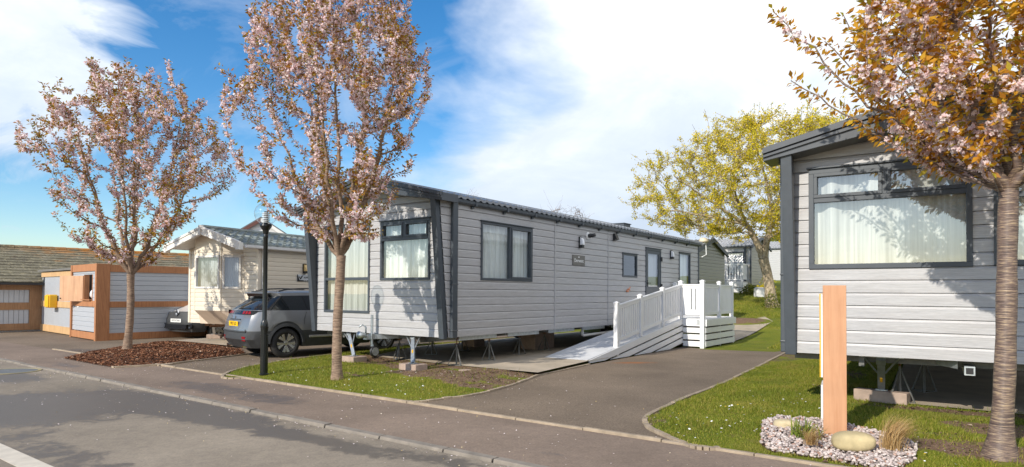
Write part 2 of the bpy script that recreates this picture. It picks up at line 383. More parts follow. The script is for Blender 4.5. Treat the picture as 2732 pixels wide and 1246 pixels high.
# base ground: one sheet to the horizon
xs=np.unique(np.concatenate([np.linspace(-600,-40,12),np.linspace(-40,5,37),np.linspace(5.3,12,24),np.linspace(12.5,60,39),np.linspace(60,700,14)]))
ys=np.unique(np.concatenate([np.linspace(-300,-10,8),np.linspace(-10,17,28),np.linspace(17.3,26,30),np.linspace(26.5,75,50),np.linspace(75,900,18)]))
gx,gy=np.meshgrid(xs,ys); V=np.stack([gx.ravel(),gy.ravel(),base_z(gx.ravel(),gy.ravel())],1)
nx,ny=len(xs),len(ys); I=np.arange(nx*ny).reshape(ny,nx)
F=np.stack([I[:-1,:-1].ravel(),I[:-1,1:].ravel(),I[1:,1:].ravel(),I[1:,:-1].ravel()],1)
MND=G(1975,874,.25)
gm=1.3*np.exp(-(((V[:,0]-MND.x)/1.0)**2+((V[:,1]-MND.y)/.75)**2)); V[:,2]+=gm*.10
tag(fast_mesh('ground',V,F,MAT['grass'],smooth=True,vcol=gm),kind='structure')

K0=Vector((-11.04,13.77)); KD=Vector((11.16,-8.24)).normalized(); KN=Vector((-KD.y,KD.x))   # kerb line, KN points to the caravans
if KN.y<0: KN=-KN
def kp(s,off=0): return tuple(K0+KD*s+KN*off)
PW=1.62                                             # pavement width
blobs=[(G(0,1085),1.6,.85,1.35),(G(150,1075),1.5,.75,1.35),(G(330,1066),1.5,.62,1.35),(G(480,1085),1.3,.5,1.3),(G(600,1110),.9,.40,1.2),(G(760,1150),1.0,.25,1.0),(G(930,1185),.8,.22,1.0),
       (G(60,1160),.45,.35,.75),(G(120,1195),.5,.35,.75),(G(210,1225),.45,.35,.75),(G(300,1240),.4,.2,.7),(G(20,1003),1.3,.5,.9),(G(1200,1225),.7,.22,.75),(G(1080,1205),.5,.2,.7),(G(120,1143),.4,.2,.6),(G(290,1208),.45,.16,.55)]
kr=math.atan2(KD.y,KD.x)
def blobmask(bl,rot):
    def f(x,y):
        m=0*x
        for c,a,b_,s in bl:
            dx,dy=x-c.x,y-c.y; u=dx*math.cos(rot)+dy*math.sin(rot); w=-dx*math.sin(rot)+dy*math.cos(rot)
            m=np.maximum(m,s*np.exp(-((u/a)**2+(w/b_)**2)*.9))
        return m
    return f
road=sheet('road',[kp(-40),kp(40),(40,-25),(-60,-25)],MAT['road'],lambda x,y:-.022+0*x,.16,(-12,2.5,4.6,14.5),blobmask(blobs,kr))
tag(road,kind='structure')
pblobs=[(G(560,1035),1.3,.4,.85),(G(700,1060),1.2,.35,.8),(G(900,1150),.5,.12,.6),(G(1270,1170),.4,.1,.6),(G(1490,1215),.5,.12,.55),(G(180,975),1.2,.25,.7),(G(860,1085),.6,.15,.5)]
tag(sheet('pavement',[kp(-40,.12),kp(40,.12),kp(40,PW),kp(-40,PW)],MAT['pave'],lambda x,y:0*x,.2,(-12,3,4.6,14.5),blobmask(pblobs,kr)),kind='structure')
# kerb stones and edging
mb=MB(); s=-30.0
while s<30:
    L=.90 if RNG.random()<.7 else .6
    a=kp(s+.008,.0+RNG.uniform(-.006,.006)); b=kp(s+L-.008); dz=RNG.uniform(-.006,.008)
    n=KN*.12; top=.009+dz
    mb.hexa([(a[0],a[1],-.06),(b[0],b[1],-.06),(b[0]+n.x,b[1]+n.y,-.06),(a[0]+n.x,a[1]+n.y,-.06),(a[0]+n.x*.16,a[1]+n.y*.16,top),(b[0]+n.x*.16,b[1]+n.y*.16,top),(b[0]+n.x,b[1]+n.y,top),(a[0]+n.x,a[1]+n.y,top)]); s+=L
tag(mb.build('kerb',MAT['kerb'],bevel=.008),kind='structure')
def edging(name,pts,w=.055,top=.028,zf=None):
    mb=MB(); P=[Vector((p[0],p[1])) for p in pts]; Q=[]
    for i in range(len(P)-1):
        k=max(1,int((P[i+1]-P[i]).length/.9))
        for j in range(k): Q.append(P[i].lerp(P[i+1],j/k))
    Q.append(P[-1])
    for i in range(len(Q)-1):
        a,b=Q[i],Q[i+1]; d=(b-a).normalized(); a=a+d*.004; b=b-d*.004
        n=Vector((-d.y,d.x))*w/2; z=top+RNG.uniform(-.006,.006)
        mb.hexa([(a.x-n.x,a.y-n.y,-.1),(b.x-n.x,b.y-n.y,-.1),(b.x+n.x,b.y+n.y,-.1),(a.x+n.x,a.y+n.y,-.1),(a.x-n.x,a.y-n.y,z),(b.x-n.x,b.y-n.y,z),(b.x+n.x,b.y+n.y,z),(a.x+n.x,a.y+n.y,z)])
    return tag(mb.build(name,MAT['edging'],bevel=.006),kind='structure')
def spl(pts,k=5):
    """Catmull-Rom through 2-D points"""
    P=[Vector((p[0],p[1])) for p in pts]; P=[P[0]*2-P[1]]+P+[P[-1]*2-P[-2]]; out=[]
    for i in range(1,len(P)-2):
        for j in range(k):
            t=j/k; a,b,c,d=P[i-1:i+3]
            out.append(((b*2)+(c-a)*t+(a*2-b*5+c*4-d)*t*t+(b*3-a-c*3+d)*t**3)*.5)
    return [tuple(q) for q in out]+[tuple(P[-2])]
edge_s=lambda x:(x-K0.x-KN.x*PW)/KD.x
edging('edging',[kp(-2.0,PW),kp(40,PW)])
# island left (lawn in front of the middle caravan)
LC=lambda x,y:(-1.2437+.5907*x-.8069*y,12.0449+.8069*x+.5907*y)   # plan frame of the middle caravan
cur1=spl([kp(edge_s(-1.75),PW),G(1101,1075),G(1180,1066),G(1279,1052),G(1365,1028.5),G(1434,1003)],4)
curL=spl([kp(edge_s(-4.55),PW),(-4.95,11.0),(-5.16,11.5),(-5.26,12.3),(-5.1,13.3),(-4.5,14.9),LC(3.5,4.85),LC(6,4.8),LC(9,4.8),LC(14,4.8)],4)
edging('edging',cur1+[tuple(G(1573,973).xy)]); edging('edging',curL)
islandL=cur1+[(1.2,12.9),(3.4,16.4),(5.4,19.4),(6.4,21.5),LC(14,3.5)]+curL[::-1]
soilc=[(G(1000,965),1.1,.75,1.),(G(1120,1003),.8,.5,1.),(G(1230,1015),.9,.55,1.0),(G(1330,1020),.7,.45,1.0),(G(1080,985),.75,.4,1.),(G(1180,1000),.7,.4,.95),(G(1270,1005),.75,.45,1.),(G(1350,1000),.7,.5,1.),(G(1230,1032),.55,.22,1.0),(G(1290,1035),.4,.22,.9),(G(945,1008),.5,.14,.75),(G(1400,1000),.5,.4,.9)]
def zL(x,y): return .012+.045*sstep(edgedist(x,y,islandL),0,.9)
_bL=blobmask(soilc,R(-48))
FRONT=[tuple(G(992,957.5).xy),(-2.2,13.55),tuple(G(1206,982).xy),(-.4,12.15),tuple(G(1434,1004).xy)]; FRONT=FRONT+FRONT[-2:0:-1]
def lawnL_mask(x,y): return np.maximum(np.maximum(1.05*np.exp(-(edgedist(x,y,FRONT)/.6)**2),_bL(x,y)),.62*np.exp(-edgedist(x,y,islandL)/.13))
tag(sheet('lawn',islandL,MAT['grass'],lambda x,y:zL(x,y)+_bL(x,y)*.02*np.sin(9*x+3)*np.cos(11*y),.14,(-6,4,8,18),lawnL_mask),kind='structure')
# island right
curR=spl([(7.6,17.35),G(2100,940),G(1960,1010),G(1850,1055),G(1750,1100),G(1722,1120),G(1724,1133),G(1738,1148),G(1800,1175),G(1860,1198),kp(edge_s(2.0),PW+.03)],4)
edging('edging',curR,.06); 
islandR=curR+[kp(edge_s(2.0)+.3,PW+.03),kp(30,PW+.03),(30,4),(22,18),(9.8,17.6)]
def zR(x,y): return .014+.086*sstep(edgedist(x,y,islandR),0,1.3)
soilR=[(G(2560,1100,.1),1.4,.22,.95),(G(2640,1200,.1),.9,.4,1.0),(G(2440,1090,.1),.7,.2,.8),(G(2300,1040,.1),.6,.2,.7),(G(2720,1150,.1),.8,.5,.9),(G(2280,1000,.1),.25,.9,.8),(G(1740,1125),.22,.3,.7),(G(2040,1225),1.0,.12,.62),(G(2500,1160,.1),.4,.15,.7),(G(2230,1160,.1),.6,.5,.0),(G(2190,1030,.1),.12,.16,.75),(G(2120,1000,.1),.5,.15,.5)]
_bR=blobmask(soilR,R(-30))
def lawnR_mask(x,y): return np.maximum(_bR(x,y),.62*np.exp(-edgedist(x,y,islandR)/.13))
tag(sheet('lawn',islandR,MAT['grass'],zR,.14,(1.3,9,4.5,13),lawnR_mask),kind='structure')
# drives
drive=[kp(edge_s(-1.75),PW),kp(edge_s(2.0),PW)]+[tuple(p) for p in curR[::-1]][1:]+[(6.9,16.75),(5.3,17.35),(4.9,18.2)]+[tuple(G(1573,973).xy)]+[tuple(p) for p in cur1[::-1]]
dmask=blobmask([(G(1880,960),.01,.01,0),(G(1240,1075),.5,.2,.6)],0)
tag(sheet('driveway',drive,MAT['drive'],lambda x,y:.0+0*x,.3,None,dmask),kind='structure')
apron=[kp(edge_s(-4.55),PW),kp(-45,PW),(-80,60),(-60,95),(6,95),(3.5,30)]+[tuple(p) for p in curL[::-1]]
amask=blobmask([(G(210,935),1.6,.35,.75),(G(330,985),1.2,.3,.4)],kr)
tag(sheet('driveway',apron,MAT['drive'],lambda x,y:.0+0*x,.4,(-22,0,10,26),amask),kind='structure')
# concrete pads and path
def pad(pts,zf,name='concrete_pad'):
    return tag(sheet(name,[tuple(p) for p in pts],MAT['concrete'],zf,.5,None),kind='structure')
pad([G(992,957.5).xy,(-2.2,13.55),G(1206,982).xy,(-.4,12.15),G(1434,1004).xy,(1.66,13.62),(5.05,18.35),(6.3,19.7),(7.6,20.6),(7.2,23.2),LC(13.5,4.0),LC(8,4.0),LC(3.2,3.98)],lambda x,y:.070+0*x)
PATH=[tuple(G(u,v).xy) for u,v in ((1900,922),(1955,915),(2010,905),(2062,893),(2040,888),(1990,891),(1940,897))]
pad(PATH,lambda x,y:.03+hill(x,y),'path')
pad([(-10.05,18.95),(-7.0,16.75),(-5.2,18.6),(-1.5,24.5),(-5.5,28)],lambda x,y:.045+0*x)
C2O=Vector((3.6797,8.2251,0)); C2R=Vector((.8323,-.5543,0)); C2B=Vector((.5543,.8323,0))
pad([(C2O+C2R*a+C2B*b).xy for a,b in ((.95,.75),(4.6,.55),(4.6,11),(.95,11))],lambda x,y:.118+0*x)
# road markings
mb=MB(); o1,o2=-2.17,-1.98
def rl(s,o,z): p=kp(s,o); return (p[0],p[1],z)
a0=K0+KD*0; oA=(Vector((-5.07,6.35))-K0).dot(KN); oB=oA-.19
mb.hexa([rl(-12,oB,-.020),rl(20,oB,-.020),rl(20,oA,-.020),rl(-12,oA,-.020),rl(-12,oB,-.017),rl(20,oB,-.017),rl(20,oA,-.017),rl(-12,oA,-.017)])
tag(mb.build('road_line',MAT['paint']),kind='structure')
# manhole
mh=thing('manhole_cover','round iron manhole cover with pale yellow painted rim in the road at the far left','manhole cover',tuple(G(28,988)-Vector((0,0,.022))))
mb=MB(); mb.lathe([(0.001,.002),(.42,.002),(.42,.006),(.40,.010),(.001,.010)],28); mb.build('lid',MAT['dark_steel'],mh)
mb=MB()
for i in range(40):
    a,b=2*PI*i/40,2*PI*(i+1)/40
    mb.hexa([(r*math.cos(t),r*math.sin(t),z) for z in (.002,.012) for r,t in ((.43,a),(.475,a),(.475,b),(.43,b))])
mb.build('painted_rim',simple('faded_yellow_paint',(.33,.28,.15),.7),mh)

# ------------------------------------------------------------------ grass, daisies, petals, mulch, gravel
def scatter(poly,n,box=None):
    xs=[p[0] for p in poly]; ys=[p[1] for p in poly]; b=box or (min(xs),max(xs),min(ys),max(ys))
    x=RNG.uniform(b[0],b[1],n); y=RNG.uniform(b[2],b[3],n); k=inpoly(x,y,poly); return x[k],y[k]
def blades(name,poly,n,box,zf,maskf,keep,lmin=.025,lmax=.06,w=.005):
    x,y=scatter(poly,n,box); m=maskf(x,y)+.25*np.sin(x*5.1+y*3.3)*np.sin(y*6.7-x*2.1); k=(m<.45)|(RNG.random(len(x))<.12)
    x,y=x[k],y[k]; k=keep(x,y); x,y=x[k],y[k]
    z=zf(x,y); N=len(x); L=RNG.uniform(lmin,lmax,N)*(.72+.42*np.sin(x*3.1+np.sin(y*1.7)*2)*np.sin(y*2.7+1+x))*(1+.9*(RNG.random(N)<.04)); a=RNG.uniform(0,2*PI,N); t=RNG.uniform(.1,.9,N)
    dx,dy=np.cos(a),np.sin(a); b=RNG.uniform(0,2*PI,N); wx,wy=np.cos(b)*w,np.sin(b)*w
    V=np.stack([np.stack([x-wx,y-wy,z-.005],1),np.stack([x+wx,y+wy,z-.005],1),np.stack([x+dx*L*t,y+dy*L*t,z+L*np.sqrt(1-.7*t*t)],1)],1).reshape(-1,3)
    F=np.arange(3*N).reshape(-1,3)
    return tag(fast_mesh(name,V,F,MAT['grassblade']),kind='stuff')
GRAV=[tuple(G(u,v,.10).xy) for u,v in ((2030,1150),(2036,1128),(2075,1118),(2140,1122),(2190,1125),(2260,1140),(2330,1157),(2400,1170),(2447,1190),(2440,1212),(2390,1232),(2300,1222),(2200,1202),(2110,1190),(2050,1182),(2030,1168))]
in_pad=lambda x,y:((x-C2O.x)*C2B.x+(y-C2O.y)*C2B.y)>.75
notgrav=lambda x,y:~inpoly(x,y,GRAV)
PAD1=[tuple(G(992,957.5).xy),(-2.2,13.55),tuple(G(1206,982).xy),(-.4,12.15),tuple(G(1434,1004).xy),(1.66,13.62),(5.05,18.35),(7.2,23.2),LC(13.5,4.0),LC(8,4.0),LC(3.2,3.98)]
blades('grass_blades',islandL,110000,(-5.4,1.5,8.3,19),zL,lawnL_mask,lambda x,y:~inpoly(x,y,PAD1))
tR=lambda x,y:(x-C2O.x)*C2R.x+(y-C2O.y)*C2R.y
blades('grass_blades',islandR,330000,(1.4,8.5,4.8,14),zR,lawnR_mask,lambda x,y:notgrav(x,y)&~(in_pad(x,y)&(tR(x,y)>.9)))
bx,by,b1,b2=6.5,17,18.5,34
blades('grass_blades',[(7.0,17.6),(10.5,17.6),(17,34),(10,34),(8.9,23),(9.6,22)],60000,None,base_z,lambda x,y:np.exp(-(((x-8.6)/1.3)**2+((y-20.6)/.55)**2)),lambda x,y:~inpoly(x,y,[(8.0,19.9),(7.5,20.5),(7.6,21.4),(9.2,22.6),(9.8,21.9)]),.05,.1,.012)
def discs(name,x,y,z,r,mat,tilt=.35,n=6):
    N=len(x); a=np.linspace(0,2*PI,n,endpoint=False); nrm=np.stack([RNG.normal(0,tilt,N),RNG.normal(0,tilt,N),np.ones(N)],1); nrm/=np.linalg.norm(nrm,axis=1)[:,None]
    e1=np.cross(nrm,[0.,1.,0.]); e1/=np.linalg.norm(e1,axis=1)[:,None]; e2=np.cross(nrm,e1); ph=RNG.uniform(0,2*PI,N)
    sq=RNG.uniform(.55,1,N)
    P=np.stack([x,y,z],1)[:,None,:]+r[:,None,None]*(np.cos(a[None,:]+ph[:,None])[:,:,None]*e1[:,None,:]+(np.sin(a[None,:]+ph[:,None])*sq[:,None])[:,:,None]*e2[:,None,:])
    return tag(fast_mesh(name,P.reshape(-1,3),np.arange(N*n).reshape(N,n),mat),kind='stuff')
dx,dy,dz=[],[],[]
def clus(cs,n,s,zf,poly):
    for c in cs:
        k=RNG.poisson(n); x=c.x+RNG.normal(0,s,k); y=c.y+RNG.normal(0,s*1.3,k); q=inpoly(x,y,poly); x,y=x[q],y[q]
        dx.append(x); dy.append(y); dz.append(zf(x,y)+RNG.uniform(.03,.06,len(x)))
clus([G(u,v,.08) for u,v in ((1860,1105),(1960,1095),(1900,1130),(1990,1100),(2040,1100),(2090,1075),(2110,1085),(2120,1110),(1980,1145),(1830,1125),(2160,1100),(1880,1160),(2480,1215),(2550,1225),(2100,1060))],5,.16,zR,islandR)
clus([G(u,v,.04) for u,v in ((960,1030),(1000,1040),(1060,1045),(1100,1035),(1130,1050),(1010,1010),(900,1050),(1160,1020),(1070,1005),(850,1040),(760,1020),(800,1000),(720,1010),(1180,1055))],6,.3,zL,islandL)
clus([Vector((9.6+i*.35,20.5+i*.6,0)) for i in range(8)],22,.55,base_z,[(7.0,17.6),(10.5,17.6),(17,34),(10,34),(8.9,23),(9.6,22)])
x,y,z=map(np.concatenate,(dx,dy,dz)); discs('daisies',x,y,z,RNG.uniform(.008,.015,len(x)),MAT['daisy'])
px,py=[],[]
for c,s,n in ((Vector((-4.2,9.6)),1.5,260),(Vector((-6.3,12.6)),1.6,360),(Vector((-9,14.5)),1.5,150),(Vector((-2.5,8.0)),1.6,140),(Vector((1.0,8.2)),2.2,120),(Vector((2.2,6.2)),1.0,40),(Vector((-3.,11)),1.6,130),(Vector((-.3,6.6)),1.2,60),(Vector((3.6,6.6)),1.3,40),(Vector((0,11)),1.1,70)):
    px.append(c.x+RNG.normal(0,s,n)); py.append(c.y+RNG.normal(0,s,n))
s=RNG.uniform(2,18,220); off=-np.abs(RNG.normal(0,.14,220))-.02; px.append(K0.x+KD.x*s+KN.x*off); py.append(K0.y+KD.y*s+KN.y*off)
x=np.concatenate(px); y=np.concatenate(py); k=y>4.5; x,y=x[k],y[k]
so=(x-K0.x)*KN.x+(y-K0.y)*KN.y; z=np.where(so<0,-.022,np.where(so<.13,.018,0.0))+.006
iL=inpoly(x,y,islandL); iR=inpoly(x,y,islandR); z=np.where(iL,zL(x,y)+.03,z); z=np.where(iR,zR(x,y)+.03,z)
kk=(~(iL|iR))|(RNG.random(len(x))<.45); x,y,z=x[kk],y[kk],z[kk]
discs('fallen_petals',x,y,z,RNG.uniform(.005,.0105,len(x)),MAT['petal'],.25,5)
# bark mulch bed
mulch=[G(u,v).xy for u,v in ((172,957),(250,972),(307,981.5))]+[Vector((-6.95,13.1)),G(419,976).xy,G(530,961).xy,G(655,945).xy,G(640,932).xy]+[Vector((-7.3,16.7)),Vector((-8.6,17.9)),Vector((-9.9,18.6)),Vector((-10.3,17.4)),Vector((-10.3,15.7))]
mulch=[tuple(p) for p in mulch]
def zM(x,y): return .008+.10*sstep(edgedist(x,y,mulch),0,.8)+.012*np.sin(7*x)*np.cos(8*y)*sstep(edgedist(x,y,mulch),0,.5)
tag(sheet('mulch_bed',mulch,MAT['soil'],zM,.2),kind='structure')
edging('edging',[G(300,980).xy,G(307,982).xy,(-6.9,13.0),G(421,977).xy,G(530,962.5).xy,G(657,946).xy],.05,.03)
MAT['chips']=leaf_mat('bark_chips',[(0,(.05,.02,.011)),(.4,(.15,.06,.03)),(.75,(.25,.105,.052)),(.93,(.36,.17,.085)),(1,(.55,.40,.28))],.0,.9)
def chips(name,poly,n,zf,s0,s1,mat):
    x,y=scatter(poly,n); N=len(x); L=RNG.uniform(s0,s1,N); a=RNG.uniform(0,2*PI,N); p=RNG.uniform(-.45,.45,N); q=RNG.uniform(-.6,.6,N); z=zf(x,y)+RNG.uniform(.004,.03,N)
    d=np.stack([np.cos(a)*np.cos(p),np.sin(a)*np.cos(p),np.sin(p)],1)*L[:,None]; w=np.stack([-np.sin(a)*np.cos(q),np.cos(a)*np.cos(q),np.sin(q)],1)*(L*RNG.uniform(.25,.5,N))[:,None]
    c=np.stack([x,y,z],1); V=np.stack([c-d-w,c+d-w*.7,c+d+w,c-d+w*.8],1).reshape(-1,3)
    return tag(fast_mesh(name,V,np.arange(4*N).reshape(-1,4),mat),kind='stuff')
chips('bark_mulch',mulch,42000,zM,.012,.032,MAT['chips'])
MAT['clods']=leaf_mat('soil_crumbs',[(0,(.06,.035,.02)),(.5,(.15,.095,.06)),(.85,(.26,.18,.13)),(1,(.5,.42,.36))],.0,.95)
for nm,cs,zf,poly in (('soil_crumbs',soilc,zL,islandL),('soil_crumbs',soilR,zR,islandR)):
    xx,yy=[],[]
    for c,a,b_,sx in cs:
        if sx<.6: continue
        n=int(900*a*b_*sx)+40; u=RNG.normal(0,a*.55,n); w=RNG.normal(0,b_*.55,n); r=R(-48) if zf is zL else R(-30)
        xx.append(c.x+u*math.cos(r)-w*math.sin(r)); yy.append(c.y+u*math.sin(r)+w*math.cos(r))
    x=np.concatenate(xx); y=np.concatenate(yy); k=inpoly(x,y,poly)&~inpoly(x,y,GRAV)&~inpoly(x,y,PAD1); x,y=x[k],y[k]
    N=len(x); L=np.minimum(.035,RNG.exponential(.008,N)+.004); c=np.stack([x,y,zf(x,y)+.004],1)
    o=RNG.normal(0,1,(N,4,3)); o/=np.linalg.norm(o,axis=2)[:,:,None]; V=c[:,None,:]+o*L[:,None,None]; V[:,:,2]=np.abs(V[:,:,2]-c[:,None,2])*.7+c[:,None,2]
    F=np.array([[0,1,2],[0,1,3],[1,2,3],[0,2,3]]); F=(np.arange(N)[:,None,None]*4+F[None]).reshape(-1,3)
    tag(fast_mesh(nm,V.reshape(-1,3),F,MAT['clods']),kind='stuff')
# gravel bed
def ico():
    bm=bmesh.new(); bmesh.ops.create_icosphere(bm,subdivisions=2,radius=1); v=np.array([q.co[:] for q in bm.verts]); f=np.array([[q.index for q in p.verts] for p in bm.faces]); bm.free(); return v,f
IV,IF=ico()
def pebbles(name,x,y,z,r,mat):
    N=len(x); Rm=RNG.normal(0,1,(N,3,3)); q,_=np.linalg.qr(Rm); sc=RNG.uniform(.6,1.15,(N,1,3))*r[:,None,None]
    jit=1+RNG.normal(0,.06,(N,len(IV),1)); V=np.einsum('nij,nkj->nki',q,IV[None]*sc*jit); V[:,:,2]*=.75; V+=np.stack([x,y,z],1)[:,None,:]
    F=(IF[None]+(np.arange(N)*len(IV))[:,None,None]).reshape(-1,3)
    return tag(fast_mesh(name,V.reshape(-1,3),F,mat,smooth=True),kind='stuff')
MAT['pebble']=leaf_mat('washed_pebbles',[(0,(.18,.15,.14)),(.2,(.38,.315,.295)),(.55,(.52,.44,.405)),(.85,(.63,.56,.52)),(.93,(.42,.25,.18)),(1,(.28,.16,.12))],0,.7)
tag(sheet('gravel_base',GRAV,MAT['soil'],lambda x,y:zR(x,y)+.006,.2),kind='structure')
x,y=scatter(GRAV,7000); pebbles('gravel',x,y,zR(x,y)+RNG.uniform(.012,.05,len(x)),RNG.uniform(.009,.021,len(x)),MAT['pebble'])
# ------------------------------------------------------------------ caravans
fF=lambda u,o,z:(-o,u,z)                 # front wall: u = left along front, o = proud
fS=lambda u,o,z:(u,-o,z)                 # visible long side: u = back along side
def clad(mb,f,u0,u1,z0,z1,openings=(),e=.155,uL=None,uR=None,d=.014,bev=.034):
    k=0; za=z0
    while za<z1-1e-4:
        zb=min(za+e,z1); uo=k*3.71
        prof=[(0,d),(e-bev,d*.92),(e-.010,.002),(e,-.014)]
        cuts=sorted({za,zb}|{z for o in openings for z in o[2:4] if za+.002<z<zb-.002}|{za+p for p,_ in prof if p<zb-za})
        def off(z):
            s=min(z-za,e)
            for (p0,o0),(p1,o1) in zip(prof,prof[1:]):
                if s<=p1+1e-9: return o0+(o1-o0)*(s-p0)/(p1-p0)
            return prof[-1][1]
        for a,b in zip(cuts,cuts[1:]):
            iv=[(u0,u1)]
            for o in openings:
                if o[2]<b-1e-4 and o[3]>a+1e-4:
                    n=[]
                    for p,q in iv:
                        if o[0]>p: n.append((p,min(q,o[0])))
                        if o[1]<q: n.append((max(p,o[1]),q))
                    iv=[(p,q) for p,q in n if q-p>1e-4]
            for p,q in iv:
                pa,qa,pb,qb=p,q,p,q
                if uL: pa=max(p,uL(a)); qa=min(q,uR(a)); pb=max(p,uL(b)); qb=min(q,uR(b))
                if qa-pa<.01 or qb-pb<.005: continue
                mb.quad(f(pa,off(a),a),f(qa,off(a),a),f(qb,off(b),b),f(pb,off(b),b),uo)
                if a==za: mb.quad(f(pa,-.014,a),f(qa,-.014,a),f(qa,d,a),f(pa,d,a),uo)
        za+=e; k+=1
def window(parent,f,u0,u1,z0,z1,layout=('single',),curt='curtain',fm='anth',t=.05,name='window',hood=True,fold=.11,gap=None,o0=-.05,o1=.032,glass='glass'):
    mb=MB(); B=lambda a,b,c,d,p0=o0,p1=o1: mb.fbox(f,a,b,p0,p1,c,d)
    B(u0,u1,z0,z0+t); B(u0,u1,z1-t,z1); B(u0,u0+t,z0+t,z1-t); B(u1-t,u1,z0+t,z1-t)
    panes=[]
    def light(a,b,c,d,sash):
        if sash:
            s=.042; q1=o1+.012
            B(a,b,c,c+s,o0+.01,q1); B(a,b,d-s,d,o0+.01,q1); B(a,a+s,c+s,d-s,o0+.01,q1); B(b-s,b,c+s,d-s,o0+.01,q1); a+=s;b-=s;c+=s;d-=s
        panes.append((a,b,c,d))
    a,b,c,d=u0+t,u1-t,z0+t,z1-t; k=layout[0]
    if k=='single': light(a,b,c,d,False)
    elif k=='mull':
        m0,m1=layout[1:3]; B(m0,m1,c,d); light(a,m0,c,d,layout[3]); light(m1,b,c,d,layout[4])
    elif k=='top2':
        zt,um=layout[1:3]; B(a,b,zt-.03,zt+.03); B(um-.025,um+.025,zt+.03,d); light(a,um-.025,zt+.03,d,True); light(um+.025,b,zt+.03,d,True); light(a,b,c,zt-.03,False)
    elif k=='transom':
        zt=layout[1]; B(a,b,zt-.03,zt+.03); light(a,b,zt+.03,d,False); light(a,b,c,zt-.03,False)
    if hood: mb.fbox(f,u0-.02,u1+.02,0,.06,z1+.001,z1+.022)
    w=mb.build(name,MAT[fm],parent,bevel=.004)
    mb=MB()
    for a,b,c,d in panes: mb.quad(f(a,-.005,c),f(b,-.005,c),f(b,-.005,d),f(a,-.005,d))
    mb.build('pane',MAT[glass],w,recalc=False)
    if curt:
        mb=MB(); n=int((u1-u0)/.013); ph=random.uniform(0,6); z2=[z1-.03,(z0+z1)/2,z0+.02]
        def cu(i,j):
            u=u0+(u1-u0)*i/n; o=-.11+.022*(fold/.11)**.55*math.sin(2*PI*u/fold+ph+.5*math.sin(u*7))*(.6+.2*j)+.01*math.sin(u*31+ph); return f(u,o,z2[j])
        mb.v=[cu(i,j) for j in range(3) for i in range(n+1)]
        for j in range(2):
            for i in range(n):
                u=(u0+(u1-u0)*i/n)
                if gap and gap[0]<u<gap[1]: continue
                a=j*(n+1)+i; mb.f.append((a,a+1,a+n+2,a+n+1)); mb.m.append(0)
        mb.build('curtain',MAT[curt],w,smooth=True)
    return w
def tiles(mb,x0,x1,yE,yR,zE,zR,wave=.20,amp=.02,courses=None,per=8,step=.022):
    """profiled tile slope from eave (yE,zE) up to ridge (yR,zR)"""
    n=int((x1-x0)/wave*per); L=abs(yR-yE); c=courses or max(3,int(L/.34)); base=len(mb.v); rows=0
    for k in range(c):
        for s in (-1,0.0,1.0):
            if s==-1 and k: continue
            t=(k+max(s,0))/c; y=yE+(yR-yE)*t; z=zE+(zR-zE)*t+(step if s==0 else 0)-(.03 if s==-1 else 0)
            for i in range(n+1):
                x=x0+(x1-x0)*i/n; w=math.sin(2*PI*x/wave); mb.v.append((x,y,z+amp*(w if w>0 else w*.45)))
            rows+=1
    for r in range(rows-1):
        for i in range(n):
            a=base+r*(n+1)+i; mb.f.append((a,a+1,a+n+2,a+n+1)); mb.m.append(mb.mi)
def leg(parent,A,B,mat='galv',label=None,sticker=True):
    A=Vector(A); B=Vector(B); d=(B-A).normalized(); side=Vector((0,1,0)); fwd=side.cross(d).normalized()
    mb=MB(); w=.075
    for s in (-1,1): mb.bar(A+side*s*w/2,B+side*s*w/2,.008,.055,fwd)
    mb.bar(A+fwd*.024,B+fwd*.024,w,.006,fwd); mb.bar(A-side*.0,A+d*.10,w+.03,.075,fwd)
    M=A.lerp(B,.45)
    for s in (-1,1): mb.tube([A+side*s*.20+Vector((0,0,.02)),M+side*s*.045],.012,6)
    mb.bar(A+side*.24+Vector((0,0,.02)),A-side*.24+Vector((0,0,.02)),.03,.03); mb.box(B.x-.06,B.x+.06,B.y-.07,B.y+.07,B.z-.006,B.z+.004)
    l=mb.build('corner_steady',MAT[mat],parent)
    if sticker:
        C=A.lerp(B,.62); nrm=fwd if fwd.x<0 else -fwd; c=C+nrm*.031; mb=MB(); mb.bar(c-d*.05,c+d*.05,.03,.003,nrm); mb.build('sticker',MAT['yellow'],l)
    return l
def wall_light(parent,x,z,diff='opal',o=.015):
    mb=MB(); mb.fbox(fS,x-.06,x+.06,o-.01,o+.03,z-.14,z+.14); mb.fbox(fS,x-.055,x+.055,o+.03,o+.10,z-.14,z-.075); mb.fbox(fS,x-.055,x+.055,o+.03,o+.05,z+.125,z+.14)
    b=mb.build('wall_light',MAT['black'],parent,bevel=.006); mb=MB()
    N=8; mb.prism([(.03,-.073)]+[(.03+.085*math.cos(R(-20+110*i/N))**.5 if math.cos(R(-20+110*i/N))>0 else .03,-.073+.195*(i/N)) for i in range(N+1)],lambda a,c:fS(x-.05,o+a,z+c),lambda a,c:fS(x+.05,o+a,z+c))
    mb.build('diffuser',MAT[diff],b,bevel=.008)
MAT['tile']=simple('anthracite_roof_tile',(.22,.23,.25),.25,0,.2,5)
MAT['tile_green']=simple('green_grey_roof_tile',(.20,.225,.21),.55,0,.3,3)
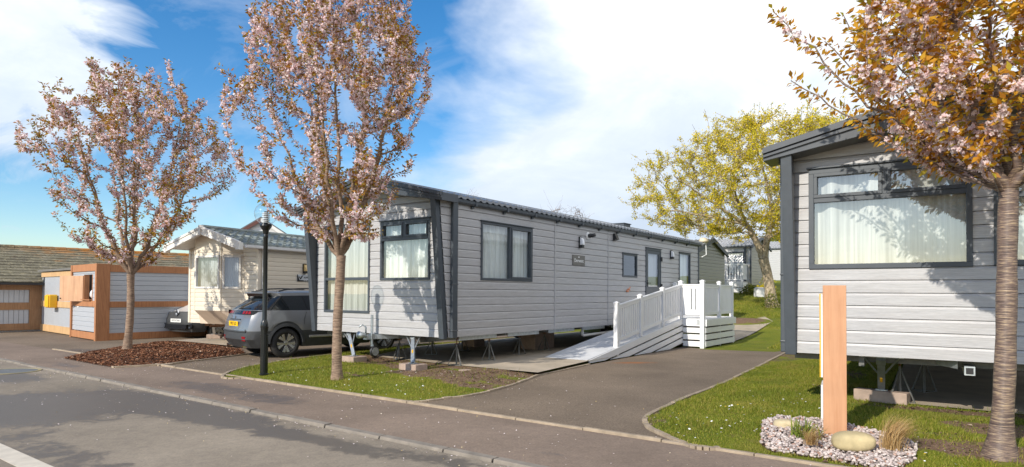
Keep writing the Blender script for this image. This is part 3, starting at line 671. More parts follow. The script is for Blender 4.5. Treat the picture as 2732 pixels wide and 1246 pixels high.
def lodge(cfg):
    C=thing('static_caravan',cfg['label'],'caravan',cfg['loc'],cfg['rot'],cfg.get('group'))
    L,W,zb=cfg['L'],cfg['W'],cfg['zb']; zE=3.30; hw=W/2; sl=.243
    roofz=lambda y: 3.335+sl*(min(y,W-y)+.2)       # top of canopy board
    # front wall
    uL=lambda z:max(0.,(z-3.335-.02)/sl-.2); uR=lambda z:W-uL(z)
    mb=MB(); clad(mb,fF,.0,W,zb,zb+.155*21,[w['r'] for w in cfg['front']],uL=uL,uR=uR); mb.build('front_wall',MAT['clad'],C)
    mb=MB(); sl_=lambda z:.052-.262*(z-zb)/(3.26-zb); clad(mb,fS,-.3,L,zb,3.26,[w['r'] for w in cfg['side']],uL=sl_,uR=lambda z:L); mb.build('side_wall',MAT['clad'],C)
    mb=MB(); mb.box(.03,L,W-.05,W,zb,3.3); mb.box(L-.04,L,.0,W-.05,zb,3.3); mb.prism([(0,3.3),(W,3.3),(W/2,3.35+sl*(hw+.2)-.05)],lambda y,z:(L-.04,y,z),lambda y,z:(L,y,z)); mb.build('rear_wall',MAT['clad'],C)
    mb=MB(); mb.box(.02,L-.05,.02,W-.06,zb+.01,zb+.07); mb.build('floor',MAT['interior'],C)
    # corner fins
    for y0,y1 in ((.0,.13),(W-.13,W)):
        mb=MB(); mb.hexa([(-.06,y0,zb-.025),(.05,y0,zb-.025),(.05,y1,zb-.025),(-.06,y1,zb-.025),(-.33,y0,3.26),(-.21,y0,3.26),(-.21,y1,3.26),(-.33,y1,3.26)]); cp=mb.build('corner_post',MAT['anth'],C,bevel=.006)
        ya,yb=(.03,.10) if y0<1 else (W-.10,W-.03); mb=MB(); mb.hexa([(.0,ya,zb),(.05,ya,zb),(.05,yb,zb),(.0,yb,zb),(-.25,ya,3.26),(.05,ya,3.26),(.05,yb,3.26),(-.25,yb,3.26)]); mb.build('wing_panel',MAT['anth'],cp)
    # canopy (gable hood)
    mb=MB()
    for sgn in (0,1):
        Y=lambda y:(W-y) if sgn else y
        def wedge(xa,xb,za0,za1,ta0,ta1): # bottom z at y=-.2 / mid, top z at y=-.2 / mid
            mb.hexa([(xa,Y(-.2),za0),(xb,Y(-.2),za0),(xb,Y(hw),za1),(xa,Y(hw),za1),(xa,Y(-.2),ta0),(xb,Y(-.2),ta0),(xb,Y(hw),ta1),(xa,Y(hw),ta1)])
        T0,T1=3.365,3.365+sl*(hw+.2); wedge(-.36,.10,3.205,3.205+.165*(hw+.2),T0-.01,T1-.01)
        wedge(-.415,-.33,T0-.075,T1-.085,T0,T1); wedge(-.388,-.355,T0-.12,T1-.15,T0-.08,T1-.09)
    mb.build('gable_hood',MAT['anth_fascia'],C,bevel=.004)
    # roof
    mb=MB(); xr=L+.08
    for a in (0,1):
        Y=lambda y:(W-y) if a else y
        tiles(mb,.0,xr,Y(-.14),Y(hw),3.345,3.345+sl*(hw+.14))
    mb.box(-.3,xr,hw-.07,hw+.07,3.345+sl*(hw+.14),3.385+sl*(hw+.14))
    rf=mb.build('roof',MAT['tile'],C,smooth=False)
    mb=MB()
    for a in (0,1):
        Y=lambda y:(W-y) if a else y
        mb.hexa([(.05,Y(-.10),3.27),(xr,Y(-.10),3.27),(xr,Y(hw),3.28+sl*hw),(.05,Y(hw),3.28+sl*hw),(.05,Y(-.10),3.325),(xr,Y(-.10),3.325),(xr,Y(hw),3.30+sl*(hw+.14)),(.05,Y(hw),3.30+sl*(hw+.14))])
    mb.build('roof_deck',MAT['anth_fascia'],C)
    if cfg.get('vents'):
        for x in cfg['vents']:
            mb=MB(); mb.box(x,x+.45,.55,.95,3.5,3.64); mb.box(x-.02,x+.47,.52,.98,3.64,3.665); mb.build('roof_vent',MAT['anth'],C,bevel=.01)
    for a in ((0,1) if cfg.get('both') else (0,)):
        Y=lambda y:(W-y) if a else y
        mb=MB(); s=-1 if a else 1
        pr=[(-.02,3.30),(-.02,3.245),(-.045,3.222),(-.085,3.222),(-.115,3.25),(-.118,3.305),(-.108,3.305),(-.10,3.26),(-.03,3.26)]
        mb.prism([(Y(y),z) for y,z in pr],lambda y,z:(-.05,y,z),lambda y,z:(L+.06,y,z))
        for i in range(int(L/1.05)):
            x=.75+i*1.05; mb.box(x-.03,x+.03,min(Y(-.125),Y(-.01)),max(Y(-.125),Y(-.01)),3.212,3.30); mb.box(x-.07,x-.01,min(Y(-.06),Y(.0)),max(Y(-.06),Y(.0)),3.17,3.215)
        mb.build('gutter',MAT['anth'],C)
        mb=MB(); y0,y1=sorted((Y(-.085),Y(-.02))); mb.box(.09,.24,y0,y1,zb-.01,3.24)
        for z in (zb+.12,zb+1.0): mb.box(.075,.255,y0-.006,y1+.006,z,z+.025)
        mb.build('downpipe',MAT['anth'],C,bevel=.012)
    for w in cfg['front']: window(C,fF,*w['r'],**{k:v for k,v in w.items() if k!='r'})
    for w in cfg['side']:
        if not w.get('door'): window(C,fS,*w['r'],**{k:v for k,v in w.items() if k!='r'})
    for x in cfg.get('seams',()):
        mb=MB(); mb.fbox(fS,x-.022,x+.022,-.005,.024,zb-.01,3.24); mb.build('joint_strip',MAT['seam'],C)
    mb=MB(); mb.fbox(fS,L-.06,L+.03,-.02,.03,zb,3.24); mb.build('corner_trim',MAT['anth'],C)
    # chassis
    mb=MB()
    for y in (.85,W-.85):
        mb.box(.15,L-.3,y-.03,y+.03,zb-.14,zb-.0); 
    for i in range(int(L/1.6)):
        x=.35+i*1.6; mb.hexa([(x-.02,.05,zb-.05),(x+.02,.05,zb-.05),(x+.02,.85,zb-.13),(x-.02,.85,zb-.13),(x-.02,.05,zb),(x+.02,.05,zb),(x+.02,.85,zb),(x-.02,.85,zb)])
        mb.box(x-.02,x+.02,.85,W-.05,zb-.10,zb)
    mb.build('chassis',MAT['dark_steel'],C)
    mb=MB()
    for y in (.06,): 
        for i in range(int(L/1.6)):
            x=.35+i*1.6; mb.box(x+.1,x+1.3,y,y+.012,zb-.085,zb-.002)
    mb.build('skirt_plate',MAT['galv'],C)
    return C
def wheelset(parent,x,y,r,z,w=.16,name='wheel'):
    M=Matrix.Translation((x,y,z))@Matrix.Rotation(R(90),4,'X')
    mb=MB(); mb.lathe([(r*.62,-w/2),(r*.9,-w/2),(r*.985,-w*.36),(r,-w*.1),(r,w*.1),(r*.985,w*.36),(r*.9,w/2),(r*.62,w/2)],32,M); t=mb.build(name,MAT['black'],parent,smooth=True)
    mb=MB(); mb.lathe([(.001,-w*.3),(r*.6,-w*.42),(r*.6,w*.42),(.001,w*.3)],24,M); mb.build('hub',MAT['dark_steel'],t); return t
th1=R(36.207); C1=Vector((-1.2437,12.0449,0)); rot1=R(90)-th1
G2='grey boarded holiday caravans with anthracite trim'
def local(P,loc,rot): return Matrix.Rotation(-rot,3,'Z')@(Vector(P)-Vector(loc))
l1=lambda P:local(P,C1,rot1)
main=lodge(dict(label='long grey boarded caravan with a name plaque, served by the white ramp',loc=C1,rot=rot1,L=13.45,W=4.0,zb=.65,group=G2,vents=(8.6,),
  front=[dict(r=(.41,1.81,1.75,2.95),layout=('top2',2.58,1.12),curt='curtain_blue',fold=.16),dict(r=(2.13,3.62,1.06,2.95),layout=('transom',1.79))],
  side=[dict(r=(1.01,2.85,1.76,2.96),layout=('mull',1.98,2.03,False,True),curt='curtain_blue',fold=.17),dict(r=(7.37,8.32,1.98,2.655),curt=None,gap=None),dict(r=(8.92,10.06,.86,2.90),door=1),dict(r=(11.58,12.62,1.0,2.91),curt='curtain_blue')],
  seams=(3.81,6.51)))
# side door
d=MB(); u0,u1,z0,z1=8.92,10.06,.86,2.90
for a,b,c,e in ((u0,u1,z1-.06,z1),(u0,u0+.06,z0,z1-.06),(u1-.06,u1,z0,z1-.06)): d.fbox(fS,a,b,-.05,.035,c,e)
d.fbox(fS,u0-.02,u1+.02,0,.06,z1+.001,z1+.022); do=d.build('door',MAT['anth'],main,bevel=.004)
d=MB(); a0,a1,g0,g1=u0+.065,u1-.065,1.73,2.74
d.fbox(fS,a0,a1,-.03,.022,z0+.02,g0); d.fbox(fS,a0,a1,-.03,.022,g1,z1-.065); d.fbox(fS,a0,a0+.11,-.03,.022,g0,g1); d.fbox(fS,a1-.11,a1,-.03,.022,g0,g1); d.build('door_leaf',MAT['anth'],do,bevel=.004)
d=MB(); d.quad(fS(a0+.11,.0,g0),fS(a1-.11,.0,g0),fS(a1-.11,.0,g1),fS(a0+.11,.0,g1)); d.build('pane',MAT['glass'],do,recalc=False)
d=MB(); d.quad(fS(a0,-.06,g0),fS(a1,-.06,g0),fS(a1,-.06,g1),fS(a0,-.06,g1)); d.build('blind',MAT['net'],do,recalc=False)
d=MB(); d.fbox(fS,a0+.02,a0+.06,.022,.04,1.72,1.92); d.tube([fS(a0+.04,.04,1.83),fS(a0+.04,.08,1.83),fS(a0+.16,.08,1.83)],.011,8); d.build('handle',MAT['black'],do)
for z in (1.75,2.6):
    d=MB(); d.fbox(fS,u1-.05,u1+.03,.03,.07,z-.07,z+.07); d.build('hinge',MAT['black'],do,bevel=.006)
wall_light(main,4.98,2.80); wall_light(main,10.87,2.79)
# camera style sensor lamp on a white disc, and a black flood lamp
d=MB(); M=Matrix.Translation(fS(5.38,.012,2.99))@Matrix.Rotation(R(90),4,'X'); d.lathe([(.001,0),(.095,0),(.095,.02),(.07,.035),(.001,.035)],24,M); sn=d.build('sensor_lamp',MAT['white_upvc'],main)
d=MB(); d.lathe([(.001,.03),(.05,.035),(.055,.09),(.03,.12),(.001,.125)],16,M); d.tube([fS(5.38,.12,2.99),fS(5.45,.20,3.01)],.045,12); d.build('sensor_head',MAT['black'],sn)
d=MB(); d.hexa([fS(6.78,.02,2.97),fS(6.93,.02,2.97),fS(6.93,.14,3.0),fS(6.78,.14,3.0),fS(6.78,.02,3.16),fS(6.93,.02,3.16),fS(6.93,.07,3.16),fS(6.78,.07,3.16)]); d.build('flood_lamp',MAT['black'],main,bevel=.006)
# name plaque
d=MB(); d.fbox(fS,4.60,5.22,.016,.028,2.205,2.465); pq=d.build('name_plaque',simple('bronze_grey_plaque',(.16,.15,.135),.4,.2,.12,8),main,bevel=.012)
text_part('lettering','Derwent',.125,frame_M(fS(4.91,.030,2.325),(1,0,0),(0,0,1)),MAT['white_upvc'],pq,.001,.0012)
d=MB(); d.fbox(fS,4.875,4.945,.028,.030,2.405,2.43); d.build('emblem',MAT['white_upvc'],pq)
for x in (4.625,5.195):
    for z in (2.23,2.44): d=MB(); d.fbox(fS,x-.007,x+.007,.028,.032,z-.007,z+.007); d.build('screw',MAT['black'],pq)
# outside tap
d=MB(); d.tube([fS(7.68,.0,1.63),fS(7.68,.07,1.63),fS(7.70,.10,1.60)],.014,8); d.fbox(fS,7.60,7.72,.02,.05,1.56,1.60); d.tube([fS(7.69,.05,1.64),fS(7.78,.07,1.70)],.012,6); d.build('outside_tap',MAT['orangeplastic'],main)
# underside: wheels, pipe, hitch
for x in (7.3,8.25):
    for y in (.45,3.55): wheelset(main,x,y,.27,.36)
d=MB(); d.tube([(5.35,.12,.62),(5.35,.12,.44),(5.42,.12,.42),(8.0,.14,.46)],.035,10); d.build('drain_pipe',MAT['white_upvc'],main,smooth=True)
hitch=MB(); hitch.bar((-.30,1.93,.585),(.6,1.93,.585),.10,.09); hitch.bar((-.2,1.93,.60),(1.9,.85,.56),.06,.09); hitch.bar((-.2,1.93,.60),(1.9,3.15,.56),.06,.09); hb=hitch.build('drawbar',MAT['galv'],main)
d=MB(); d.tube([(-.30,1.93,.63),(-.47,1.93,.645)],[.05,.075],10); d.tube([(-.28,1.93,.65),(-.26,1.95,.79),(-.31,1.99,.84),(-.38,2.02,.80)],.018,8); d.build('hitch',MAT['galv'],hb,smooth=True)
d=MB(); d.tube([(-.16,1.88,.40),(-.16,1.88,1.04)],.026,10); d.box(-.20,-.12,1.84,1.92,.55,.66); jw=d.build('jockey_wheel',MAT['galv'],hb)
M=Matrix.Translation((-.16,1.80,.30))@Matrix.Rotation(R(90),4,'X'); d=MB(); d.lathe([(.06,-.03),(.10,-.03),(.115,-.015),(.115,.015),(.10,.03),(.06,.03)],22,M); d.build('tyre',MAT['black'],jw,smooth=True)
d=MB(); d.lathe([(.001,-.032),(.085,-.034),(.085,.034),(.001,.032)],18,M); d.bar((-.16,1.85,.45),(-.16,1.85,.28),.03,.01); d.build('rim',MAT['galv'],jw)
def conc_block(P,rz,label,l=.42,w=.22,h=.14):
    t=MB(); t.box(-l/2,l/2,-w/2,w/2,0,h); o=t.build('concrete_block',MAT['block'],None,bevel=.008,loc=P,rot=(0,0,rz)); return tag(o,label,'concrete block',group='concrete blocks under caravan legs')
bR=G(1102,990,.03); bL=G(945,968,.03)
conc_block(bR,rot1+R(88),'brown concrete block under the right front leg of the middle caravan',.46,.30,.14)
conc_block(bL,rot1+R(84),'concrete block under the left front leg, just right of the cherry trunk',.44,.34,.14)
for b,top in ((bR,(.12,.98,.63)),(bL,(.12,2.93,.63))):
    q=l1(b+Vector((0,0,.15))); leg(main,top,q)
# axle stands on the slab
def axle_stand(P,h,label,first=[None]):
    if first[0] is None:
        t=thing('axle_stand',label,'axle stand',P,0,'axle stands under the caravans'); m=MB(); m.tube([(0,0,.0),(0,0,.40)],.016,8); m.build('post',MAT['dark_steel'],t)
        m=MB(); m.tube([(0,0,.36),(0,0,.52)],.010,8); m.box(-.04,.04,-.04,.04,.52,.53); m.tube([(-.05,0,.42),(.05,0,.42)],.008,6); m.build('screw_jack',MAT['rust'],t)
        for k in range(3):
            a=2*PI*k/3+.4; e=Vector((.17*math.cos(a),.17*math.sin(a),.0)); m=MB(); m.bar((e.x*.12,e.y*.12,.34),e,.022,.012); b=2*PI*(k+1)/3+.4; m.bar(e,(.17*math.cos(b),.17*math.sin(b),0),.016,.012); m.build('leg',MAT['dark_steel'],t)
        first[0]=t
    else:
        t=copy_tree(first[0]); t.location=P; t.rotation_euler=(0,0,random.uniform(0,2)); t['label']=label
    t.scale=(1,1,h/.53); return t
for (u,v),lb in zip(((1065,958),(1152,945),(1218,973),(1233,935),(1305,960),(1385,945),(1453,933)),
   ('far axle stand behind the two front legs, seen against the grass strip','axle stand just right of the right front leg, seen against the grass strip','nearest axle stand, below the anthracite downpipe at the corner','far axle stand right behind the nearest one, on the slab','second axle stand along the near edge under the double window','third axle stand along the near edge, in front of the brick pier','last axle stand before the ramp, farthest along the near edge')):
    P=G(u,v,.07); axle_stand(P,.60-.07,'thin steel '+lb)
def pier(P,rz,label,dim):
    m=MB(); m.box(-dim[0]/2,dim[0]/2,-dim[1]/2,dim[1]/2,0,dim[2]); return tag(m.build('block_pier',MAT['block'],None,bevel=.01,loc=P,rot=(0,0,rz)),label,'block pier',group='block piers under the middle caravan')
w1=lambda x,y,z:tuple(Matrix.Rotation(rot1,3,'Z')@Vector((x,y,z))+C1)
pier(w1(4.9,1.2,.07),rot1,'wide brown block pier under the middle caravan beside the head of the ramp',(.9,.45,.50))
pier(w1(4.3,2.9,.07),rot1,'small block pier in deep shade under the far side of the middle caravan',(.45,.45,.50))

# right-hand caravan
rot2=math.atan2(C2B.y,C2B.x); C2=C2O+C2R*3.87
right=lodge(dict(label='large grey boarded caravan at the right edge behind the blossoming cherry trunk',loc=C2,rot=rot2,L=12.0,W=4.0,zb=.757,group=G2,both=True,
  front=[dict(r=(3.87-1.85,3.87-.15,1.83,3.10),layout=('top2',2.70,3.87-.99),t=.06,fold=.42),dict(r=(.30,3.87-2.04,1.84,3.10),layout=('transom',2.62),t=.06,fold=.4)],side=[]))
l2=lambda P:local(P,C2,rot2)
bK=G(2352,1072,.10); conc_block(bK,rot2+R(80),'pinkish concrete block on the grass under the front leg of the right-hand caravan',.62,.20,.15)
leg(right,(.16,3.87-.93,.73),l2(bK+Vector((0,0,.16))))
d=MB(); d.box(-.02,1.2,3.87-1.86,3.87-1.76,.60,.70); dm=d.build('drawbar',MAT['galv'],right)
d=MB(); d.box(-.024,-.020,3.87-1.845,3.87-1.775,.615,.685); d.build('open_end',MAT['black'],dm)
d=MB(); d.hexa([(.05,3.87-1.7,.66),(.06,3.87-1.7,.66),(1.4,3.87-.7,.70),(1.39,3.87-.7,.70),(.05,3.87-1.7,.75),(.06,3.87-1.7,.75),(1.4,3.87-.7,.75),(1.39,3.87-.7,.75)]); d.build('side_plate',MAT['galv'],right)
w2=lambda x,t,z:tuple(C2O+C2B*x+C2R*t+Vector((0,0,z)))
axle_stand(w2(.85,1.10,.118),.61,'thin steel axle stand just behind the front leg of the right-hand caravan')
axle_stand(w2(2.1,1.35,.118),.61,'thin steel axle stand deeper in shade under the right-hand caravan')

# ------------------------------------------------------------------ cream caravan
th3=R(29); P3L=Vector((-9.47,18.7,0)); W3=2.95
d3=Vector((math.sin(th3),math.cos(th3),0)); r3=Vector((math.cos(th3),-math.sin(th3),0)); C3=P3L+r3*W3; rot3=R(90)-th3
cream=thing('static_caravan','cream caravan with bay front and white bargeboards, behind the grey car','caravan',C3,rot3)
zb3=.59; zt3=2.72; L3=10.0; pk=.296
mb=MB(); g=lambda z:max(0,(z-zt3)/pk); clad(mb,fF,0,W3,zb3,3.4,[(.66,2.5,zb3+.5,2.9)],e=.125,uL=g,uR=lambda z:W3-g(z),d=.008,bev=.05); mb.build('front_wall',MAT['clad_cream'],cream)
mb=MB(); clad(mb,fS,0,L3,zb3,zt3,[],e=.125,d=.008,bev=.05); mb.build('side_wall',MAT['clad_cream'],cream)
mb=MB(); mb.box(.0,L3,W3-.04,W3,zb3,zt3); mb.box(L3-.04,L3,0,W3-.04,zb3,zt3); mb.box(.02,L3-.05,.02,W3-.05,zb3,zb3+.05); mb.build('rear_wall',MAT['clad_cream'],cream)
bay=[(.0,2.55),(-.40,2.13),(-.40,1.02),(.0,.60)]     # plan of the bay: left, centre and right panels
def seg(i):
    a=Vector(bay[i]); b=Vector(bay[i+1]); L=(b-a).length; t=(b-a)/L; n=Vector((-t.y,t.x)); n=n if n.x<0 else -n
    return L,lambda u,o,z:((a+t*u+n*o).x,(a+t*u+n*o).y,z)
zs=.97; zbt=2.98
mb=MB()
for i in range(3):
    L,f=seg(i); op=[]
    if i==1: op=[(.03,L-.04,1.58,2.50)]
    if i==2: op=[(.04,L-.06,1.58,2.50)]
    a,b=bay[i],bay[i+1]
    topz=lambda y:min(zbt+.15,zt3+pk*min(y,W3-y)-.02)
    clad(mb,f,0,L,zs,2.62,op,e=.125,d=.008,bev=.05)
    n=8
    for k in range(n):
        u,v=L*k/n,L*(k+1)/n; ya=a[1]+(b[1]-a[1])*k/n; yb=a[1]+(b[1]-a[1])*(k+1)/n
        mb.quad(f(u,.002,2.62),f(v,.002,2.62),f(v,.002,max(2.63,topz(yb)+.12)),f(u,.002,max(2.63,topz(ya)+.12)))
mb.build('bay',MAT['clad_cream'],cream)
mb=MB()   # raked underside of the bay
for i in range(3):
    a,b=bay[i],bay[i+1]; k0=lambda p:(-.02,p[1]*.86+W3*.07,zb3-.01)
    mb.quad((a[0]-.004,a[1],zs),(b[0]-.004,b[1],zs),k0(b),k0(a))
mb.build('bay_underside',simple('tan_panel',(.60,.47,.36),.55,0,.06,4),cream)
for i,(lo,hi) in ((1,(.03,.04)),(2,(.04,.06))):
    L,f=seg(i); window(cream,f,lo,L-hi,1.58,2.50,('single',),'net','white_dirty',.055,hood=False,fold=.06,glass='glass')
mb=MB()
for i in (1,2):
    x,y=bay[i]; mb.box(x-.014,x+.03,y-.025,y+.025,zs,2.70)
mb.build('bay_corner_trim',MAT['clad_cream'],cream,bevel=.004)
mb=MB()
for y0,y1 in ((-.025,.06),(W3-.06,W3+.025)): mb.box(-.025,.06,y0,y1,zb3,zt3)
mb.build('corner_trim',MAT['clad_cream'],cream,bevel=.006)
# roof, bargeboards
hw=W3/2; ov=.10; zr=zt3+.07
mb=MB()
for a in (0,1):
    Y=lambda y:(W3-y) if a else y
    tiles(mb,-.66,L3,Y(-ov),Y(hw),zr-.02,zr-.02+pk*(hw+ov),wave=.24,amp=.03,courses=6,step=.035)
rt=mb.build('roof',MAT['tile_green'],cream); 
mb=MB(); mb.tube([(-.66,hw,zr+pk*(hw+ov)+.02),(L3,hw,zr+pk*(hw+ov)+.02)],.055,8); mb.build('ridge',MAT['tile_green'],rt)
mb=MB()
for a in (0,1):
    Y=lambda y:(W3-y) if a else y
    zz=lambda y:zr-.055+pk*(y+ov)
    mb.hexa([(-.64,Y(-ov),zz(-ov)-.03),(L3,Y(-ov),zz(-ov)-.03),(L3,Y(hw),zz(hw)-.03),(-.64,Y(hw),zz(hw)-.03),(-.64,Y(-ov),zz(-ov)),(L3,Y(-ov),zz(-ov)),(L3,Y(hw),zz(hw)),(-.64,Y(hw),zz(hw))])
mb.build('soffit',MAT['white_dirty'],cream)
for a,nm in ((0,'bargeboard'),(1,'bargeboard')):
    Y=lambda y:(W3-y) if a else y
    mb=MB(); zz=lambda y:zr-.02+pk*(y+ov)
    def bb(x0,x1,h0,h1): mb.hexa([(x0,Y(-ov-.02),zz(-ov)+h0),(x1,Y(-ov-.02),zz(-ov)+h0),(x1,Y(hw),zz(hw)+h0),(x0,Y(hw),zz(hw)+h0),(x0,Y(-ov-.02),zz(-ov)+h1),(x1,Y(-ov-.02),zz(-ov)+h1),(x1,Y(hw),zz(hw)+h1),(x0,Y(hw),zz(hw)+h1)])
    bb(-.72,-.65,-.17,.05); bb(-.74,-.72,-.02,.05); bb(-.735,-.72,-.17,-.12); mb.box(-.745,-.60,*sorted((Y(-ov-.05),Y(-.02))),zz(-ov)-.17,zz(-ov)+.02)
    mb.build(nm,MAT['white_dirty'],cream,bevel=.006)
mb=MB(); mb.box(-.755,-.64,hw-.05,hw+.05,zr+pk*(hw+ov)-.22,zr+pk*(hw+ov)+.06); mb.build('finial_block',MAT['white_dirty'],cream,bevel=.015)
mb=MB(); mb.prism([(-.10,zr-.06),(-.12,zr-.12),(-.16,zr-.14),(-.21,zr-.12),(-.225,zr-.05),(-.21,zr-.05),(-.13,zr-.06)],lambda y,z:(-.55,y,z),lambda y,z:(L3,y,z)); mb.build('gutter',MAT['white_upvc'],cream)
mb=MB(); mb.box(.10,.21,-.09,-.015,zb3,zt3+.0); mb.box(.085,.225,-.095,-.012,1.5,1.53); mb.build('downpipe',MAT['white_upvc'],cream,bevel=.012)
mb=MB(); mb.box(.3,L3,.5,.56,zb3-.14,zb3); mb.box(.3,L3,W3-.56,W3-.5,zb3-.14,zb3); mb.box(.3,.36,.3,W3-.3,zb3-.1,zb3); mb.build('chassis',MAT['rust'],cream)
S3=lambda u,v:(lambda r:(lambda t:local(Vector((0,0,CAM_H))+r*t,C3,rot3))(((C3-Vector((0,0,CAM_H))).dot(r3))/r.dot(r3)))(ray(u,v))
q=S3(811,717); wall_light(cream,q.x,q.z,'amber',.012)
p0,p1=S3(791,750),S3(828,735); mb=MB(); zc=(S3(810,742).z); mb.fbox(fS,p0.x,p1.x,.012,.024,zc-.10,zc+.10); pq=mb.build('maker_plaque',simple('silver_plaque',(.62,.65,.68),.35,.3,.05),cream,bevel=.004)
ww=p1.x-p0.x; X0=p0.x; Z0=zc-.10
mb=MB()
def poly(pts,o0=.024,o1=.026): mb.prism([(X0+a*ww,Z0+b*.2) for a,b in pts],lambda x,z:fS(x,o0,z),lambda x,z:fS(x,o1,z))
poly([(.0,.0),(.0,1.),(.05,1.),(.17,.22),(.17,.0)]); poly([(.17,.0),(.17,.2),(1.,.2),(1.,.0)]); poly([(.12,.7),(.2,.7),(.245,.5),(.33,.85),(.42,.85),(.28,.3),(.22,.3)]); mb.build('emblem',MAT['black'],pq)
text_part('lettering','ILLERBY',.062,frame_M(fS(X0+.68*ww,.0265,Z0+.115),(1,0,0),(0,0,1)),MAT['black'],pq,.001,.0012,.95)
text_part('lettering','RIO GOLD',.030,frame_M(fS(X0+.6*ww,.0275,Z0+.02),(1,0,0),(0,0,1)),MAT['white_upvc'],pq,.001,.0006)
l3=lambda P:local(P,C3,rot3); bC=G(572,903,.045); conc_block(bC,R(10),'concrete block on the slab under the raked leg of the cream caravan',.40,.26,.13)
leg(cream,(.25,W3-.75,.60),l3(bC+Vector((0,0,.14))),'galv',sticker=False)
# ------------------------------------------------------------------ caravans and house behind
def far_caravan(label,C,rot,L,W,zb,zt,slope,wallmat,wins=(),x_on=True,endmat=None,trim='anth',both=True):
    """C: corner; local x along the long side (u), y into the van"""
    t=thing('static_caravan',label,'caravan',C,rot); f=lambda u,o,z:(u,-o,z); fe=lambda u,o,z:(L+o,u,z); fe0=lambda u,o,z:(-o,u,z)
    mb=MB(); clad(mb,f,0,L,zb,zt,[w[:4] for w in wins],e=.155); mb.build('side_wall',wallmat,t)
    for nm,ff in (('end_wall',fe),('end_wall',fe0)):
        mb=MB(); g=lambda z:max(0,(z-zt)/slope); clad(mb,ff,0,W,zb,zt+slope*W/2-.01,[],e=.155,uL=g,uR=lambda z:W-g(z)); mb.build(nm,endmat or wallmat,t)
    mb=MB(); mb.box(0,L,W-.04,W,zb,zt); mb.box(.03,L-.03,.03,W-.05,zb,zb+.05); mb.build('rear_wall',wallmat,t)
    mb=MB()
    for a in (0,1):
        Y=lambda y:(W-y) if a else y
        tiles(mb,-.12,L+.12,Y(-.15),Y(W/2),zt+.04-.15*slope,zt+.04+slope*W/2,per=6,amp=.025)
    mb.build('roof',MAT['tile'],t)
    for x in (-.14,L+.06):
        mb=MB()
        for a in (0,1):
            Y=lambda y:(W-y) if a else y
            mb.hexa([(x,Y(-.16),zt-.16*slope-.10),(x+.08,Y(-.16),zt-.16*slope-.10),(x+.08,Y(W/2),zt+slope*W/2-.10),(x,Y(W/2),zt+slope*W/2-.10),(x,Y(-.16),zt-.16*slope+.08),(x+.08,Y(-.16),zt-.16*slope+.08),(x+.08,Y(W/2),zt+slope*W/2+.09),(x,Y(W/2),zt+slope*W/2+.09)])
        mb.build('bargeboard',MAT[trim],t)
    mb=MB(); mb.box(-.1,L+.1,-.14,-.06,zt-.08,zt); mb.build('gutter',MAT[trim],t)
    mb=MB()
    for x in (-.03,L-.06): mb.fbox(f,x,x+.09,-.01,.03,zb,zt-.03)
    mb.build('corner_trim',MAT[trim],t)
    mb=MB(); mb.fbox(f,L-.35,L-.26,.01,.09,zb,zt-.08); mb.build('downpipe',MAT[trim],t)
    for w in wins: window(t,f,*w[:4],('single',),w[4] if len(w)>4 else 'net',trim,.06)
    mb=MB()
    for x in np.arange(.5,L,2.2):
        for y in (.4,W-.4): mb.box(x-.15,x+.15,y-.12,y+.12,zb-.7,zb)
    mb.build('pier',MAT['block'],t); return t
sd=math.atan2(math.cos(th1),math.sin(th1))      # heading of the caravan rows
DV=Vector((8.30,28.4,0)); rD=sd
# olive caravan: its end wall faces the ramp
dd=Vector((math.sin(th1),math.cos(th1),0)); dl=Vector((-math.cos(th1),math.sin(th1),0))
PD=Vector((8.28,28.4,0))                          # near corner of the end wall
# local x along -dl.. end wall at x=L
LD=8.0; CD=PD+dl*LD; rotD=math.atan2(-dl.y,-dl.x)
far_caravan('olive grey end wall of a caravan standing close behind the middle caravan',CD,rotD,LD,3.75,.95,3.50,.30,MAT['clad_dark'])
PE=Vector((13.15,35,0)); LE=8.5; CE=PE+dl*LE
far_caravan('pale grey caravan up the slope with a small white deck in front',CE,rotD,LE,3.7,2.03,4.20,.30,MAT['clad_pale'],[(LE-1.30,LE-.36,2.6,3.86,'net')],endmat=MAT['clad_dark'])
PF=Vector((19.2,43.5,0)); CF=PF+dl*2.5
far_caravan('distant pale caravan between the yellow tree trunk and the right-hand caravan',CF,rotD,7.0,3.7,2.5,4.75,.30,MAT['clad_pale'])
# house with white boarded gable
Hc=Dp(697,640,46); 
hs=thing('house','white boarded house gable with slate roof behind the cream caravan','house',(Hc.x,46,0),R(12))
mb=MB(); g=lambda z:-3.9+max(0,(z-4.2)/.66); clad(mb,lambda u,o,z:(u,-o,z),-3.9,3.9,0,6.75,[],e=.2,uL=g,uR=lambda z:-g(z)); mb.build('gable_wall',MAT['clad_white'],hs)
mb=MB(); mb.box(-3.9,-3.8,.05,10,0,4.2); mb.box(3.8,3.9,.05,10,0,4.2); mb.box(-3.8,3.8,9.9,10,0,4.2); mb.build('side_wall',MAT['clad_white'],hs)
mb=MB()
for s in (-1,1): mb.hexa([(0,-.25,6.80),(s*4.35,-.25,3.93),(s*4.35,10.2,3.93),(0,10.2,6.80),(0,-.25,6.92),(s*4.35,-.25,4.05),(s*4.35,10.2,4.05),(0,10.2,6.92)])
mb.build('roof',simple('slate',(.11,.115,.125),.6,0,.25,4),hs)
for s,mt in ((-1,simple('brown_bargeboard',(.10,.035,.025),.5)),(1,MAT['white_dirty'])):
    mb=MB(); mb.hexa([(0,-.30,6.55),(s*4.35,-.30,3.68),(s*4.35,-.255,3.68),(0,-.255,6.55),(0,-.30,6.82),(s*4.35,-.30,3.95),(s*4.35,-.255,3.95),(0,-.255,6.82)]); mb.build('bargeboard',mt,hs)
